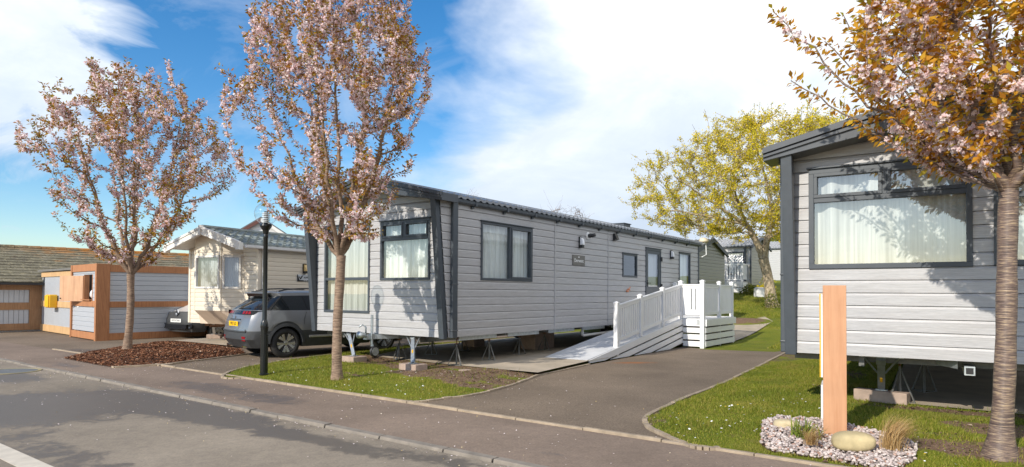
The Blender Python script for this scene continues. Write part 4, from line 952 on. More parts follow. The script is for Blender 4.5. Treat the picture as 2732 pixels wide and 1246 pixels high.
mb=MB(); mb.hexa([(1.2,-2.6,3.6),(4.4,-2.6,3.6),(4.4,-.35,4.55),(1.2,-.35,4.55),(1.2,-2.6,3.72),(4.4,-2.6,3.72),(4.4,-.35,4.67),(1.2,-.35,4.67)]); mb.build('porch_roof',simple('slate',(.15,.155,.165),.6,0,.25,4),hs)
# ------------------------------------------------------------------ access ramp with landing
def tS(u,v,off):
    o=Vector((0,0,CAM_H)); n=Vector((math.cos(th1),-math.sin(th1),0)); p0=C1+n*off; r=ray(u,v)
    q=o+r*((p0-o).dot(n)/r.dot(n)); return (q-C1).dot(dd)
ramp_o=thing('access_ramp','white railed ramp with aluminium tread plate up to the side door of the caravan','access ramp',w1(5,-.7,0),rot1)
fR=lambda t,off,z:(t-5,.7-off,z)
T0,T1,ZL=2.98,8.40,.82; zr_=lambda t:.075+(t-T0)*(ZL-.075)/(T1-T0)
O0,O1,O2=.27,1.36,2.00; TE=tS(1963,850,2.05)
def plate_mat():
    m,nt,b=new_mat('aluminium_tread_plate'); v=coord(nt,'Object',(1,1,1)); n=noise(nt,v,3,4)
    link(nt,ramp(nt,n,[(.3,(.66,.67,.68)),(.7,(.78,.78,.79))]),b.inputs['Base Color']); b.inputs['Metallic'].default_value=.2; b.inputs['Roughness'].default_value=.45
    w=node(nt,'ShaderNodeTexVoronoi'); w.inputs['Scale'].default_value=34; link(nt,v,w.inputs['Vector']); bump(nt,b,w.outputs['Distance'],.5,.004); return m
MAT['tread']=plate_mat()
mb=MB(); mb.hexa([fR(T0,O0,.072),fR(T0,O1,.072),fR(T1,O1,ZL-.05),fR(T1,O0,ZL-.05),fR(T0,O0,zr_(T0)),fR(T0,O1,zr_(T0)),fR(T1,O1,ZL),fR(T1,O0,ZL)]); mb.build('tread_plate',MAT['tread'],ramp_o)
mb=MB(); mb.fbox(fR,T1+.002,TE,.03,O2-.005,ZL-.06,ZL+.0); mb.build('landing',MAT['tread'],ramp_o)
mb=MB()
for j,(a,b) in enumerate(((.012,.165),(.205,.335),(.378,.508),(.55,.68))):
    g=.012; ta=T0+max(0,(g+a-.075))/(ZL-.075)*(T1-T0); tb=T0+(g+b-.075)/(ZL-.075)*(T1-T0)
    if j==0: pts=[(T0+.05,g),(tb,g),(T1,ZL-b),(T1,ZL-a),(T0+.05,zr_(T0+.05)-a)]
    else: pts=[(ta,g),(tb,g),(T1,ZL-b),(T1,ZL-a)]
    mb.prism(pts,lambda t,z:fR(t,O1+.005,z),lambda t,z:fR(t,O1+.035,z))
mb.build('skirt_board',MAT['white_upvc'],ramp_o)
mb=MB(); bz=((.61,.80),(.425,.568),(.235,.382),(.045,.192))
for a,b in bz: mb.fbox(fR,T1-.03,T1,O1+.04,O2-.05,a,b)
mb.build('skirt_board',MAT['white_upvc'],ramp_o)
mb=MB()
for k,(a,b) in enumerate(bz): mb.fbox(fR,T1+.05,TE+(.03 if k==0 else -.05),O2,O2+.03+(.02 if k==0 else 0),a,b)
mb.build('skirt_board',MAT['white_upvc'],ramp_o)
mb=MB()
for a,b in bz: mb.fbox(fR,TE-.05,TE-.02,.05,O2-.01,a,b)
mb.build('skirt_board',MAT['white_upvc'],ramp_o)
for t in (T1+.06,(T1+TE)/2,TE-.12): mb=MB(); mb.fbox(fR,t,t+.07,O2-.08,O2-.002,.0,.76); mb.build('support_post',MAT['white_upvc'],ramp_o)
mb=MB()
for i in range(3): mb.fbox(fR,T1-.036,T1-.031,1.80,1.90,.67+i*.035,.695+i*.035)
mb.fbox(fR,T1-.040,T1-.030,1.78,1.92,.65,.66); mb.fbox(fR,T1-.040,T1-.030,1.78,1.92,.775,.785); mb.build('step_light',MAT['galv'],ramp_o)
def post(t,off,z0,z1,s=.10):
    mb=MB(); mb.fbox(fR,t-s/2,t+s/2,off-s/2,off+s/2,z0,z1); mb.fbox(fR,t-s/2-.012,t+s/2+.012,off-s/2-.012,off+s/2+.012,z1,z1+.028)
    a=s/2+.0; mb.hexa([fR(t-a,off-a,z1+.028),fR(t+a,off-a,z1+.028),fR(t+a,off+a,z1+.028),fR(t-a,off+a,z1+.028),fR(t-.015,off-.015,z1+.055),fR(t+.015,off-.015,z1+.055),fR(t+.015,off+.015,z1+.055),fR(t-.015,off+.015,z1+.055)])
    mb.build('railing_post',MAT['white_upvc'],ramp_o,bevel=.004)
def panel(p,q,slat=.082,gap=.036):
    """p,q = (t,off,deck z)"""
    mb=MB(); P=Vector(p); Q=Vector(q); L=math.hypot(Q.x-P.x,Q.y-P.y); n=int(L/(slat+gap)); d=(Q-P)/L; n2=Vector((-d.y,d.x,0)).normalized()
    def pt(s,o,z): v=P+d*s+n2*o; return fR(v.x,v.y,v.z+z)
    def seg_(s0,s1,o0,o1,a,b): mb.hexa([pt(s0,o0,a),pt(s1,o0,a),pt(s1,o1,a),pt(s0,o1,a),pt(s0,o0,b),pt(s1,o0,b),pt(s1,o1,b),pt(s0,o1,b)])
    seg_(0,L,-.022,.022,.10,.185); seg_(0,L,-.022,.022,.86,.93); seg_(0,L,-.04,.04,.93,.965)
    st=(L-n*(slat+gap)+gap)/2
    for i in range(n): a=st+i*(slat+gap); seg_(a,a+slat,-.012,.012,.185,.86)
    mb.build('railing_panel',MAT['white_upvc'],ramp_o)
pt_=[tS(u,v,O1-.03) for u,v in ((1644.5,870),(1707.5,850),(1767,830))]+[T1-.02]
OR=O1-.03
post(pt_[0],OR,.02,zr_(pt_[0])+1.0)
for t in pt_[1:3]: post(t,OR,zr_(t),zr_(t)+1.0)
post(pt_[3],OR,ZL-.1,ZL+1.02)
for a,b in zip(pt_,pt_[1:]): panel((a+.05,OR,zr_(a+.05)),(b-.05,OR,zr_(b-.05)))
mb=MB()
for t in pt_[1:3]: mb.fbox(fR,t-.16,t-.12,OR-.02,OR+.02,zr_(t-.14),zr_(t-.14)+.11)
mb.build('railing_foot',MAT['white_upvc'],ramp_o)
post(T1,O2-.05,.0,ZL+1.03,.115); tm=tS(1918.5,800,O2-.05); te=TE-.10
post(tm,O2-.05,ZL,ZL+1.02); post(te,O2-.05,ZL,ZL+1.02); post(te,.12,ZL,ZL+1.02)
panel((T1-.0,OR+.05,ZL),(T1,O2-.11,ZL),.075,.048); panel((T1+.06,O2-.05,ZL),(tm-.05,O2-.05,ZL)); panel((tm+.05,O2-.05,ZL),(te-.05,O2-.05,ZL)); panel((te,O2-.1,ZL),(te,.18,ZL))

# deck of the distant pale caravan
ed=thing('decking','small white railed deck with slatted skirt in front of the distant pale caravan','decking',tuple(CE+dl*-(LE-1.35)),rotD)
fE=lambda t,o,z:(t-.1,-o*.65,z); gz=1.35
mb=MB()
for a,b in ((1.9,2.2),(1.62,1.87),(1.36,1.59)): mb.fbox(fE,-.9,1.3,1.5,1.53,a,b); mb.fbox(fE,1.27,1.3,.1,1.5,a,b)
mb.build('skirt_board',MAT['white_upvc'],ed); mb=MB(); mb.fbox(fE,-.9,1.3,.05,1.5,2.15,2.21); mb.build('deck_board',MAT['white_dirty'],ed)
for t in (-.88,1.25):
    mb=MB(); mb.fbox(fE,t-.05,t+.05,1.42,1.52,gz,3.26); mb.build('railing_post',MAT['white_upvc'],ed)
mb=MB()
for i in range(14): mb.fbox(fE,-.80+i*.15,-.72+i*.15,1.46,1.48,2.32,3.1)
mb.fbox(fE,-.85,1.2,1.44,1.50,3.1,3.18); mb.fbox(fE,-.85,1.2,1.45,1.49,2.28,2.34); mb.build('railing_panel',MAT['white_upvc'],ed)
mb=MB()
for i in range(9): mb.fbox(fE,1.24,1.26,.15+i*.15,.24+i*.15,2.32,3.1)
mb.fbox(fE,1.22,1.28,.1,1.45,3.1,3.18); mb.build('railing_panel',MAT['white_upvc'],ed)

# ------------------------------------------------------------------ lofted vehicles
def loft(rows,L,arches,ns,xfun_bottom,endcols=6,bulge=.06,rnd=.10,rnf=.12):
    """rows: (w, z, xrear, xfront) bottom->top (last is the centre line). returns vertex fn and MB-ready arrays"""
    S=[i/(ns-1) for i in range(ns)]
    V=[];idx={}
    def wf(s,x):
        a=min(1,max(0,s/rnd)); b=min(1,max(0,(1-s)/rnf)); return (1-.22*(1-a)**2)*(1-.25*(1-b)**2)
    def pt(r,s):
        w,z,xr,xf=rows[r]; x=xr+(xf-xr)*s
        if callable(z): z=z(x)
        if r<3:
            zz=[ (rows[k][1](x) if callable(rows[k][1]) else rows[k][1]) for k in range(3)][r]
            for xc,ra,zc in arches:
                d=abs(x-xc)
                if d<ra:
                    h=zc+math.sqrt(ra*ra-d*d)+r*.055; zz=max(zz,h)
            z=zz
        return Vector((x,w*wf(s,x),z))
    return S,pt
def vehicle_body(parent,name,rows,L,arches,mats,matf,ns=110,cap_mats=None,bulge=.07):
    S,pt=loft(rows,L,arches,ns,None); nr=len(rows); mb=MB(); ix={}
    for i,s in enumerate(S):
        for r in range(nr):
            p=pt(r,s)
            for sg in (1,-1):
                ix[i,r,sg]=len(mb.v); mb.v.append((p.x,p.y*sg,p.z))
    for i in range(ns-1):
        for r in range(nr-1):
            m=matf(r,(pt(r,S[i]).x+pt(r+1,S[i+1]).x)/2)
            for sg in (1,-1):
                f=(ix[i,r,sg],ix[i+1,r,sg],ix[i+1,r+1,sg],ix[i,r+1,sg]); mb.f.append(f if sg<0 else f[::-1]); mb.m.append(m)
    for i,cap in ((0,'r'),(ns-1,'f')):
        nc=9; g={}
        for r in range(nr):
            p=pt(r,S[i])
            for c in range(nc):
                k=-1+2*c/(nc-1); g[r,c]=len(mb.v); mb.v.append((p.x+(-1 if i==0 else 1)*bulge*(1-k*k),p.y*k,p.z))
        for r in range(nr-1):
            for c in range(nc-1):
                mb.f.append((g[r,c],g[r,c+1],g[r+1,c+1],g[r+1,c])); mb.m.append(cap_mats(cap,r,-1+2*(c+.5)/(nc-1)))
    # underside
    for i in range(ns-1):
        mb.f.append((ix[i,0,1],ix[i+1,0,1],ix[i+1,0,-1],ix[i,0,-1])); mb.m.append(1)
    o=mb.build(name,mats,parent,smooth=True)
    for e in ():pass
    try:
        o.data.set_sharp_from_angle(angle=R(28))
    except Exception: pass
    return pt
def paint(name,c,metal=.5):
    m,nt,b=new_mat(name); b.inputs['Base Color'].default_value=(*c,1); b.inputs['Metallic'].default_value=metal; b.inputs['Roughness'].default_value=.33; b.inputs['Coat Weight'].default_value=.8; b.inputs['Coat Roughness'].default_value=.04
    n=noise(nt,coord(nt),3,3); link(nt,ramp(nt,n,[(.3,tuple(x*.93 for x in c)),(.7,c)]),b.inputs['Base Color']); return m
MAT['carpaint']=paint('silver_grey_paint',(.235,.24,.25)); MAT['vanpaint']=paint('white_van_paint',(.72,.72,.70),0)
MAT['carblack']=simple('gloss_black_trim',(.012,.012,.014),.15); MAT['carglass']=simple('dark_car_glass',(.012,.014,.016),.04,0,.1,3,spec=.8)
MAT['plastic']=simple('grey_black_bumper',(.045,.047,.05),.5,0,.2,6); MAT['tyre']=simple('tyre_rubber',(.022,.021,.02),.75,0,.25,12); MAT['alloy']=simple('machined_alloy',(.62,.62,.62),.25,.9,.06)
MAT['plate_y']=simple('yellow_number_plate',(.85,.50,.0),.4,0,.02); MAT['plate_w']=simple('white_number_plate',(.82,.82,.80),.4,0,.02)
def road_wheel(parent,x,y,r,side,spokes=5,style=0):
    M=Matrix.Translation((x,y,r))@Matrix.Rotation(R(90)*(1 if side<0 else -1),4,'X'); w=.205
    mb=MB(); mb.lathe([(r*.66,-w/2),(r*.80,-w/2),(r*.95,-w*.44),(r,-w*.25),(r,w*.25),(r*.95,w*.44),(r*.82,w/2),(r*.70,w*.5),(r*.66,w*.40)],44,M); t=mb.build('wheel',MAT['tyre'],parent,smooth=True)
    mb=MB(); mb.lathe([(.001,w*.08),(r*.60,w*.02),(r*.66,w*.36),(r*.68,w*.46),(r*.65,w*.47),(r*.62,w*.40),(r*.60,w*.05)],44,M); mb.build('rim_barrel',MAT['carblack'] if style==0 else MAT['dark_steel'],t,smooth=True)
    mb=MB()
    for k in range(spokes):
        for s in ((-1,1) if style==0 else (0,)):
            a=2*PI*k/spokes+PI/2; c,sn=math.cos(a),math.sin(a); tx,ty=-sn,c; z0,z1=w*.30,w*.44
            def q(rr,tt,z): return M@Vector((c*rr+tx*tt,sn*rr+ty*tt,z))
            if style==0: A0,A1,B0,B1=.010*s,.050*s,.050*s,.128*s
            else: A0,A1,B0,B1=-.045,.045,-.035,.035
            mb.hexa([q(.04,A0,z0),q(.04,A1,z0),q(r*.65,B1,z1-.03),q(r*.65,B0,z1-.03),q(.04,A0,z0+.02),q(.04,A1,z0+.02),q(r*.65,B1,z1),q(r*.65,B0,z1)])
    mb.lathe([(.001,w*.30),(.06,w*.30),(.055,w*.42),(.001,w*.43)],20,M)
    mb.build('rim',MAT['alloy'],t,bevel=.003); return t
def well(parent,x,r,y):
    mb=MB(); n=14
    for s in (-1,1):
        A=[(x+r*math.cos(PI*i/n),.30+r*math.sin(PI*i/n)) for i in range(n+1)]
        for (a,b),(c,d) in zip(A,A[1:]): mb.quad((a,s*y,b),(c,s*y,d),(c,s*.40,d),(a,s*.40,b))
        mb.add([(a,s*.40,b) for a,b in A],[tuple(range(n+1))])
    mb.build('wheel_arch_liner',MAT['black'],parent,recalc=False)
hcar=R(46); rotc=R(90)-hcar
PR=G(760,954.0,0.0); off=Matrix.Rotation(rotc,3,'Z')@Vector((.85,-.80,0))
car=thing('parked_car','silver grey car with yellow rear number plate behind the lamp post','car',PR-off,rotc)
zc0=lambda x:.235
crow=[(.80,zc0,.16,4.15),(.865,lambda x:.43,.02,4.28),(.882,lambda x:.62,.03,4.29),(.880,lambda x:.84 if x<3 else .84-.03*(x-3),.085,4.22),(.862,lambda x:.97 if x<2.9 else .97-.10*(x-2.9)/1.2,.13,4.0),(.835,lambda x:1.06+.015*(3.0-x)*.6,.20,3.15),(.70,lambda x:1.40+.02*math.sin(min(1,max(0,(x-.5)/2.2))*PI),.66,2.30),(.655,lambda x:1.465+.03*math.sin(min(1,max(0,(x-.4)/2.2))*PI),.58,2.20),(.45,lambda x:1.505+.035*math.sin(min(1,max(0,(x-.4)/2.2))*PI),.52,2.15),(.0,lambda x:1.515+.04*math.sin(min(1,max(0,(x-.4)/2.2))*PI),.50,2.12)]
def cmat(r,x):
    if r<=1: return 1
    if r==5 and .42<x<2.75: return 2
    if r==5: return 2 if x>2.9 else (2 if x>.3 else 0)
    return 0
def ccap(c,r,k):
    if r<=1: return 1
    if c=='r' and r==5 and abs(k)<.93: return 2
    if c=='r' and r==4: return 0
    if c=='f' and r==5: return 2
    return 0
cpt=vehicle_body(car,'body',crow,4.3,[(.85,.395,.33),(3.45,.395,.33)],[MAT['carpaint'],MAT['plastic'],MAT['carglass']],cmat,120,ccap)
for xx in (.85,3.45):
    well(car,xx,.385,.80)
    for s in (-1,1): road_wheel(car,xx,s*.775,.338,s)
def ribbon(mb,pts,w,h,up): 
    for a,b in zip(pts,pts[1:]): mb.bar(a,b,w,h,up)
def rear(k,z,o=.0):
    """point on the tail of the car at lateral fraction k, height z"""
    for r in range(len(crow)-1):
        a,b=cpt(r,0),cpt(r+1,0)
        if a.z<=z<=b.z+1e-6:
            t=(z-a.z)/(b.z-a.z); p=a.lerp(b,t); return Vector((p.x-.07*(1-k*k)-o,p.y*k,z))
    return Vector((0,k*.8,z))
def tail_strip(nm,k0,k1,z0,z1,o,mat,par,n=10):
    mb=MB()
    for i in range(n):
        a,b=k0+(k1-k0)*i/n,k0+(k1-k0)*(i+1)/n
        mb.hexa([rear(a,z0,-.01),rear(b,z0,-.01),rear(b,z0,o),rear(a,z0,o),rear(a,z1,-.01),rear(b,z1,-.01),rear(b,z1,o),rear(a,z1,o)])
    return mb.build(nm,MAT[mat],par)
ts=tail_strip('tail_panel',-.99,.99,.985,1.075,.012,'carblack',car)
for a in (-1,1):
    tl=None
    for q0,q1 in ((.42,.54),(.60,.72),(.78,.92)):
        t=tail_strip('tail_light',a*q0,a*q1,1.0,1.06,.016,'red',ts,3)
side_pt=lambda x,z:next((lambda a,b:(a.lerp(b,(z-a.z)/max(1e-6,b.z-a.z))))(cpt(r,sx(r,x)),cpt(r+1,sx(r+1,x))) for r in range(len(crow)-1) if cpt(r,sx(r,x)).z-1e-6<=z<=cpt(r+1,sx(r+1,x)).z+1e-6)
def sx(r,x): 
    w,z,xr,xf=crow[r]; return min(1,max(0,(x-xr)/(xf-xr)))
def sp(x,z,o=.004,s=-1):
    p=side_pt(x,z); return Vector((x,s*(p.y+o),z))
for s in (-1,1):
    mb=MB(); P=[(.12,.985),(.12,1.075),(.36,1.07),(.47,.985)]
    mb.prism(P,lambda x,z:sp(x,min(z,1.05),.004,s)+Vector((0,0,z-min(z,1.05))),lambda x,z:sp(x,min(z,1.05),-.02,s)+Vector((0,0,z-min(z,1.05)))); mb.build('tail_light_cluster',MAT['carblack'],car)
ltr='PEUGEOT'
text_part('lettering',ltr,.052,frame_M(rear(0,1.03,.0145),(0,-1,0),(0,0,1)),MAT['chrome'],ts,.0005,.0005,1.5)
mb=MB()
P=rear(0,.775,.012); mb.box(P.x-.004,P.x+.004,-.26,.26,.72,.83); npl=mb.build('number_plate',MAT['plate_y'],car)
text_part('lettering','VK21 LJO',.088,frame_M((P.x-.0052,0,.776),(0,-1,0),(0,0,1)),MAT['black'],npl,.0005,.002,1.0)
tail_strip('plate_recess',-.44,.44,.70,.86,.004,'carpaint',car); tail_strip('boot_line',-.44,.44,.862,.885,.014,'plastic',car)
mb=MB(); q=rear(0,.925,.010); mb.prism([(-.03,-.035),(0,.04),(.03,-.035)],lambda a,b:(q.x,a,q.z+b),lambda a,b:(q.x-.006,a,q.z+b)); mb.build('badge',MAT['chrome'],car)
for k0,k1 in ((.72,.92),(-.92,-.72)): tail_strip('reflector',k0,k1,.40,.50,.012,'red',car,3)
tail_strip('bumper_trim',-.95,.95,.60,.63,.03,'plastic',car,14); tail_strip('bumper_step',-.9,.9,.615,.66,.022,'carpaint',car,14)
mb=MB(); 
for y in (-.45,.45): mb.tube([(.18,y,.27),(.02,y,.27)],.035,10)
mb.build('exhaust',MAT['chrome'],car)
mb=MB(); mb.hexa([(.44,-.53,1.455),(.75,-.57,1.485),(.75,.57,1.485),(.44,.53,1.455),(.44,-.50,1.485),(.75,-.56,1.525),(.75,.56,1.525),(.44,.50,1.485)]); mb.build('spoiler',MAT['carpaint'],car,bevel=.012)
mb=MB(); mb.hexa([(.50,-.48,1.39),(.66,-.48,1.41),(.66,.48,1.41),(.50,.48,1.39),(.46,-.48,1.455),(.75,-.5,1.48),(.75,.5,1.48),(.46,.48,1.455)]); mb.build('brake_light_housing',MAT['carblack'],car)
mb=MB(); a=rear(.0,1.12,.02); b=rear(-.62,1.13,.015); mb.bar(a,b,.022,.02); mb.box(a.x-.02,a.x+.05,-.06,.06,1.09,1.13); mb.build('wiper',MAT['black'],car)
for s in (-1,1):
    mb=MB(); P=[Vector((.75+i*.2,s*(.645),1.515+.035*math.sin(min(1,i/7)*PI)+(.03 if 0<i<7 else 0))) for i in range(8)]; mb.tube(P,.016,8); mb.build('roof_rail',MAT['black'],car)
    mb=MB()
    for z in np.linspace(.50,.985,6)[:-1]: mb.bar(sp(2.36,z,.001,s),sp(2.36,z+.1,.001,s),.007,.004,(0,s,0))
    D=[(1.34,1.04),(1.30,.95),(1.27,.86),(1.27,.76)]; ribbon(mb,[sp(x,z,.001,s) for x,z in D],.007,.004,(0,s,0)); mb.build('door_seam',MAT['black'],car)
    for x in (1.50,2.55):
        mb=MB(); a,b=sp(x,.90,.02,s),sp(x+.20,.905,.02,s); mb.bar(a,b,.014,.028,(0,0,1)); mb.box(x+.03,x+.13,*sorted((s*.855,s*.885)),.915,.94); mb.build('door_handle',MAT['chrome'],car,bevel=.004)
    mb=MB(); ribbon(mb,[sp(1.40+i*.2,.47,.012,s) for i in range(9)],.02,.055,(0,0,1)); mb.build('sill_trim',MAT['alloy'],car,bevel=.006)
    for xc in (.85,3.45):
        mb=MB(); n=20
        for i in range(n):
            a0,a1=PI*i/n,PI*(i+1)/n
            def ap(a,rr,o): x=xc+rr*math.cos(a); z=.335+rr*math.sin(a); return Vector((x,s*(.872+o),z))
            mb.hexa([ap(a0,.385,-.06),ap(a1,.385,-.06),ap(a1,.385,.022),ap(a0,.385,.022),ap(a0,.455,-.04),ap(a1,.455,-.04),ap(a1,.455,.012),ap(a0,.455,.012)])
        mb.build('arch_cladding',MAT['plastic'],car,smooth=False)
    mb=MB(); 
    for x0,x1 in ((1.36,1.385),(2.30,2.38),(.62,.64)): mb.hexa([sp(x0,1.085,.003,s),sp(x1,1.085,.003,s),sp(x1,1.08,-.03,s),sp(x0,1.08,-.03,s),sp(x0-.08,1.39,.003,s),sp(x1-.08,1.39,.003,s),sp(x1-.08,1.39,-.03,s),sp(x0-.08,1.39,-.03,s)])
    mb.build('window_pillar',MAT['carblack'],car)
    mb=MB(); a=sp(3.0,1.05,.0,s); mb.box(a.x-.10,a.x+.02,*sorted((s*.86,s*1.02)),1.02,1.14); mb.build('door_mirror',MAT['carblack'],car,bevel=.03)

# white van beside the cream caravan
hv=R(209); rotv=R(90)-hv
vrow=[(.78,lambda x:.24,.1,4.15),(.86,lambda x:.45,.0,4.22),(.88,lambda x:.62,.0,4.22),(.90,lambda x:.86,.0,4.14),(.89,lambda x:1.02 if x<3 else 1.02-.14*(x-3),.0,4.02),(.86,lambda x:1.12,.02,3.45),(.76,lambda x:1.62,.05,2.75),(.70,lambda x:1.78,.08,2.6),(.0,lambda x:1.83,.1,2.5)]
def vmat(r,x):
    if r<=1 and x>3.5: return 1
    if r==2 and x>3.75: return 1
    if r<1: return 1
    if r==5 and 2.0<x: return 2
    return 0
vcap=lambda c,r,k:1 if r<=2 else (2 if r==5 else (1 if c=='f' and r==3 and abs(k)<.75 else 0))
WV=G(582,904,-.02); off=Matrix.Rotation(rotv,3,'Z')@Vector((3.42,.84,0))
van=thing('parked_van','white van with dark grey bumper and white front plate half hidden behind the cream caravan','van',WV-off,rotv)
vehicle_body(van,'body',vrow,4.22,[(.75,.37,.31),(3.42,.37,.31)],[MAT['vanpaint'],MAT['plastic'],MAT['carglass']],vmat,90,vcap,.10)
for xx in (.75,3.42):
    well(van,xx,.36,.80)
    for s in (-1,1): road_wheel(van,xx,s*.78,.31,s,6,1)
mb=MB(); mb.box(4.315,4.325,-.26,.26,.545,.655); npl=mb.build('number_plate',MAT['plate_w'],van); text_part('lettering','HX60 OUG',.085,frame_M((4.3262,0,.60),(0,1,0),(0,0,1)),MAT['black'],npl,.0005,.002,1.0)
mb=MB(); mb.hexa([(4.27,-.5,.33),(4.27,.5,.33),(4.325,.5,.33),(4.325,-.5,.33),(4.27,-.55,.48),(4.27,.55,.48),(4.325,.55,.48),(4.325,-.55,.48)]); mb.build('lower_grille',MAT['carblack'],van)
mb=MB()
for a,b in (((4.27,0,.93),(4.285,-.07,.84)),((4.285,-.07,.84),(4.30,0,.75)),((4.30,0,.75),(4.285,.07,.84)),((4.285,.07,.84),(4.27,0,.93))): mb.bar(a,b,.035,.03,(1,0,0))
mb.build('badge',MAT['chrome'],van)
for s in (-1,1):
    mb=MB(); M=Matrix.Translation((4.24,s*.66,.42))@Matrix.Rotation(R(90),4,'Y'); mb.lathe([(.001,-.02),(.07,-.02),(.09,.03),(.07,.05),(.001,.02)],18,M); mb.build('fog_lamp',MAT['carblack'],van)
    mb=MB(); mb.hexa([(3.75,s*.80,.80),(4.10,s*.60,.80),(4.13,s*.60,.86),(3.75,s*.86,.90),(3.62,s*.78,.97),(3.98,s*.58,.96),(4.02,s*.60,.93),(3.68,s*.86,.97)]); mb.build('headlight',MAT['carglass'],van)

# ------------------------------------------------------------------ lamp post
lp=thing('lamp_post','black lamp post with a clear globe in front of the grey car','lamp post',G(704,1000,.03))
mb=MB(); mb.lathe([(.001,0),(.082,0),(.082,.02),(.066,.03),(.066,.68),(.070,.685),(.070,.71),(.064,.715),(.064,.82),(.070,.84),(.066,.90),(.05,.95),(.041,.98),(.039,2.42),(.043,2.43),(.043,2.47),(.039,2.48),(.039,2.55),(.001,2.55)],24); po=mb.build('post',MAT['blackpaint'],lp,smooth=True)
try: po.data.set_sharp_from_angle(angle=R(35))
except Exception: pass
mb=MB(); mb.box(-.022,.022,-.070,-.066,.35,.80); mb.build('access_door',MAT['blackpaint'],lp)
mb=MB(); mb.lathe([(.001,2.50),(.045,2.50),(.055,2.56),(.095,2.62),(.105,2.64),(.10,2.67),(.075,2.68),(.001,2.68)],24); mb.build('collar',MAT['blackpaint'],lp,smooth=False)
mb=MB(); 
for i in range(6): z=2.70+i*.032; mb.lathe([(.03,z),(.068,z),(.068,z+.012),(.03,z+.018)],24)
lv=mb.build('louvre',MAT['opal'],lp); mb=MB(); mb.lathe([(.001,2.68),(.035,2.68),(.035,2.90),(.001,2.90)],16); mb.build('lamp_core',MAT['black'],lv)
mb=MB(); n=16; mb.lathe([(max(.004,.20*math.sin(PI*(.13+.87*i/n))),2.86-.20*math.cos(PI*(.13+.87*i/n))) for i in range(n+1)],32); mb.build('globe',MAT['globe'],lp,smooth=True)

# ------------------------------------------------------------------ garages and bin store on the left
hg=R(41); rotg=R(90)-hg; Pg=Vector((-17.47,23.66,0))
gar=thing('garage_block','long low garage with mossy tiled roof and blue grey boarded doors at the far left','garage',Pg,rotg)
mb=MB()
for x0,x1 in ((-5.3,-2.75),(-2.45,-.38)):
    n=int((x1-x0)/.155)
    for i in range(n+1):
        a=x0+i*(x1-x0)/(n+1); b=a+(x1-x0)/(n+1)-.012
        for z0,z1 in ((.30,.80),(1.06,1.52)): mb.box(a,b,-.0,.03,z0,z1)
mb.box(-5.5,.0,.03,.06,.05,1.7); mb.build('garage_door',MAT['shed'],gar)
mb=MB(); 
for z0,z1 in ((.06,.30),(.80,1.06),(1.52,1.76)): mb.box(-5.5,-.0,-.03,-.001,z0,z1)
for x0,x1 in ((-.38,.0),(-2.75,-2.45)): mb.box(x0,x1,-.034,-.002,.06,1.76)
mb.build('door_frame',MAT['mid_timber'],gar)
mb=MB(); mb.box(-6,22,.1,6,.0,1.7); mb.build('wall',MAT['clad_white'],gar)
def mossy():
    m,nt,b=new_mat('mossy_concrete_tiles'); v=coord(nt); n=noise(nt,v,1.6,5,.7,.3); n2=noise(nt,coord(nt,'Object',(5,14,14)),1.4,4,.7); n3=noise(nt,coord(nt,'Object',(1.6,7,7)),1.1,3,.6)
    c=ramp(nt,n,[(.3,(.10,.085,.06)),(.5,(.145,.13,.085)),(.7,(.20,.175,.13))])
    c=mixc(nt,mth(nt,'MULTIPLY',mth(nt,'SUBTRACT',n2,.555),9,clamp=True),c,(.46,.40,.25))
    sp_=node(nt,'ShaderNodeSeparateXYZ'); tc=node(nt,'ShaderNodeTexCoord'); link(nt,tc.outputs['Object'],sp_.inputs[0])
    g=mth(nt,'MULTIPLY',mth(nt,'SUBTRACT',mth(nt,'ADD',n3,mth(nt,'MULTIPLY',mth(nt,'SUBTRACT',sp_.outputs['Z'],2.75),.45)),.58),5,clamp=True)
    g=mth(nt,'MULTIPLY',g,mth(nt,'MULTIPLY',mth(nt,'ADD',sp_.outputs['X'],1.0),.3,clamp=True))
    c=mixc(nt,g,c,(.42,.17,.03)); link(nt,c,b.inputs['Base Color']); b.inputs['Roughness'].default_value=.9; bump(nt,b,n2,.5,.02); return m
MAT['moss']=mossy()
mb=MB(); ye,ze,yr,zr2=-.28,1.80,3.0,3.22; nc=13
for k in range(nc):
    t0,t1=k/nc,(k+1)/nc; y0,y1=ye+(yr-ye)*t0,ye+(yr-ye)*t1; z0,z1=ze+(zr2-ze)*t0,ze+(zr2-ze)*t1
    x=-6.0-(.15 if k%2 else 0)
    while x<22:
        w=.30; dz=random.uniform(0,.008); mb.hexa([(x,y0,z0-.005),(x+w-.008,y0,z0-.005),(x+w-.008,y1+.03,z1+.0),(x,y1+.03,z1+.0),(x,y0,z0+.028+dz),(x+w-.008,y0,z0+.028+dz),(x+w-.008,y1+.03,z1+.012+dz),(x,y1+.03,z1+.012+dz)]); x+=w
mb.hexa([(-6,3.0,3.18),(22,3.0,3.18),(22,6.3,1.7),(-6,6.3,1.7),(-6,3.0,3.23),(22,3.0,3.23),(22,6.3,1.75),(-6,6.3,1.75)])
x=-6.
while x<22: mb.tube([(x,3.0,3.215),(x+.43,3.0,3.225)],.10,8); x+=.44
mb.build('roof',MAT['moss'],gar)
mb=MB(); mb.box(-6,.02,-.38,-.28,1.70,1.78); mb.tube([(-.02,-.33,1.72),(.0,-.33,2.05),(.12,-.40,2.12)],.03,8); mb.build('gutter',MAT['black'],gar)
mb=MB(); mb.hexa([(10.2,1.1,2.3),(11.0,1.1,2.3),(11.0,1.9,2.3),(10.2,1.9,2.3),(10.2,1.1,2.78),(11.0,1.1,2.78),(11.0,1.9,2.95),(10.2,1.9,2.95)]); 
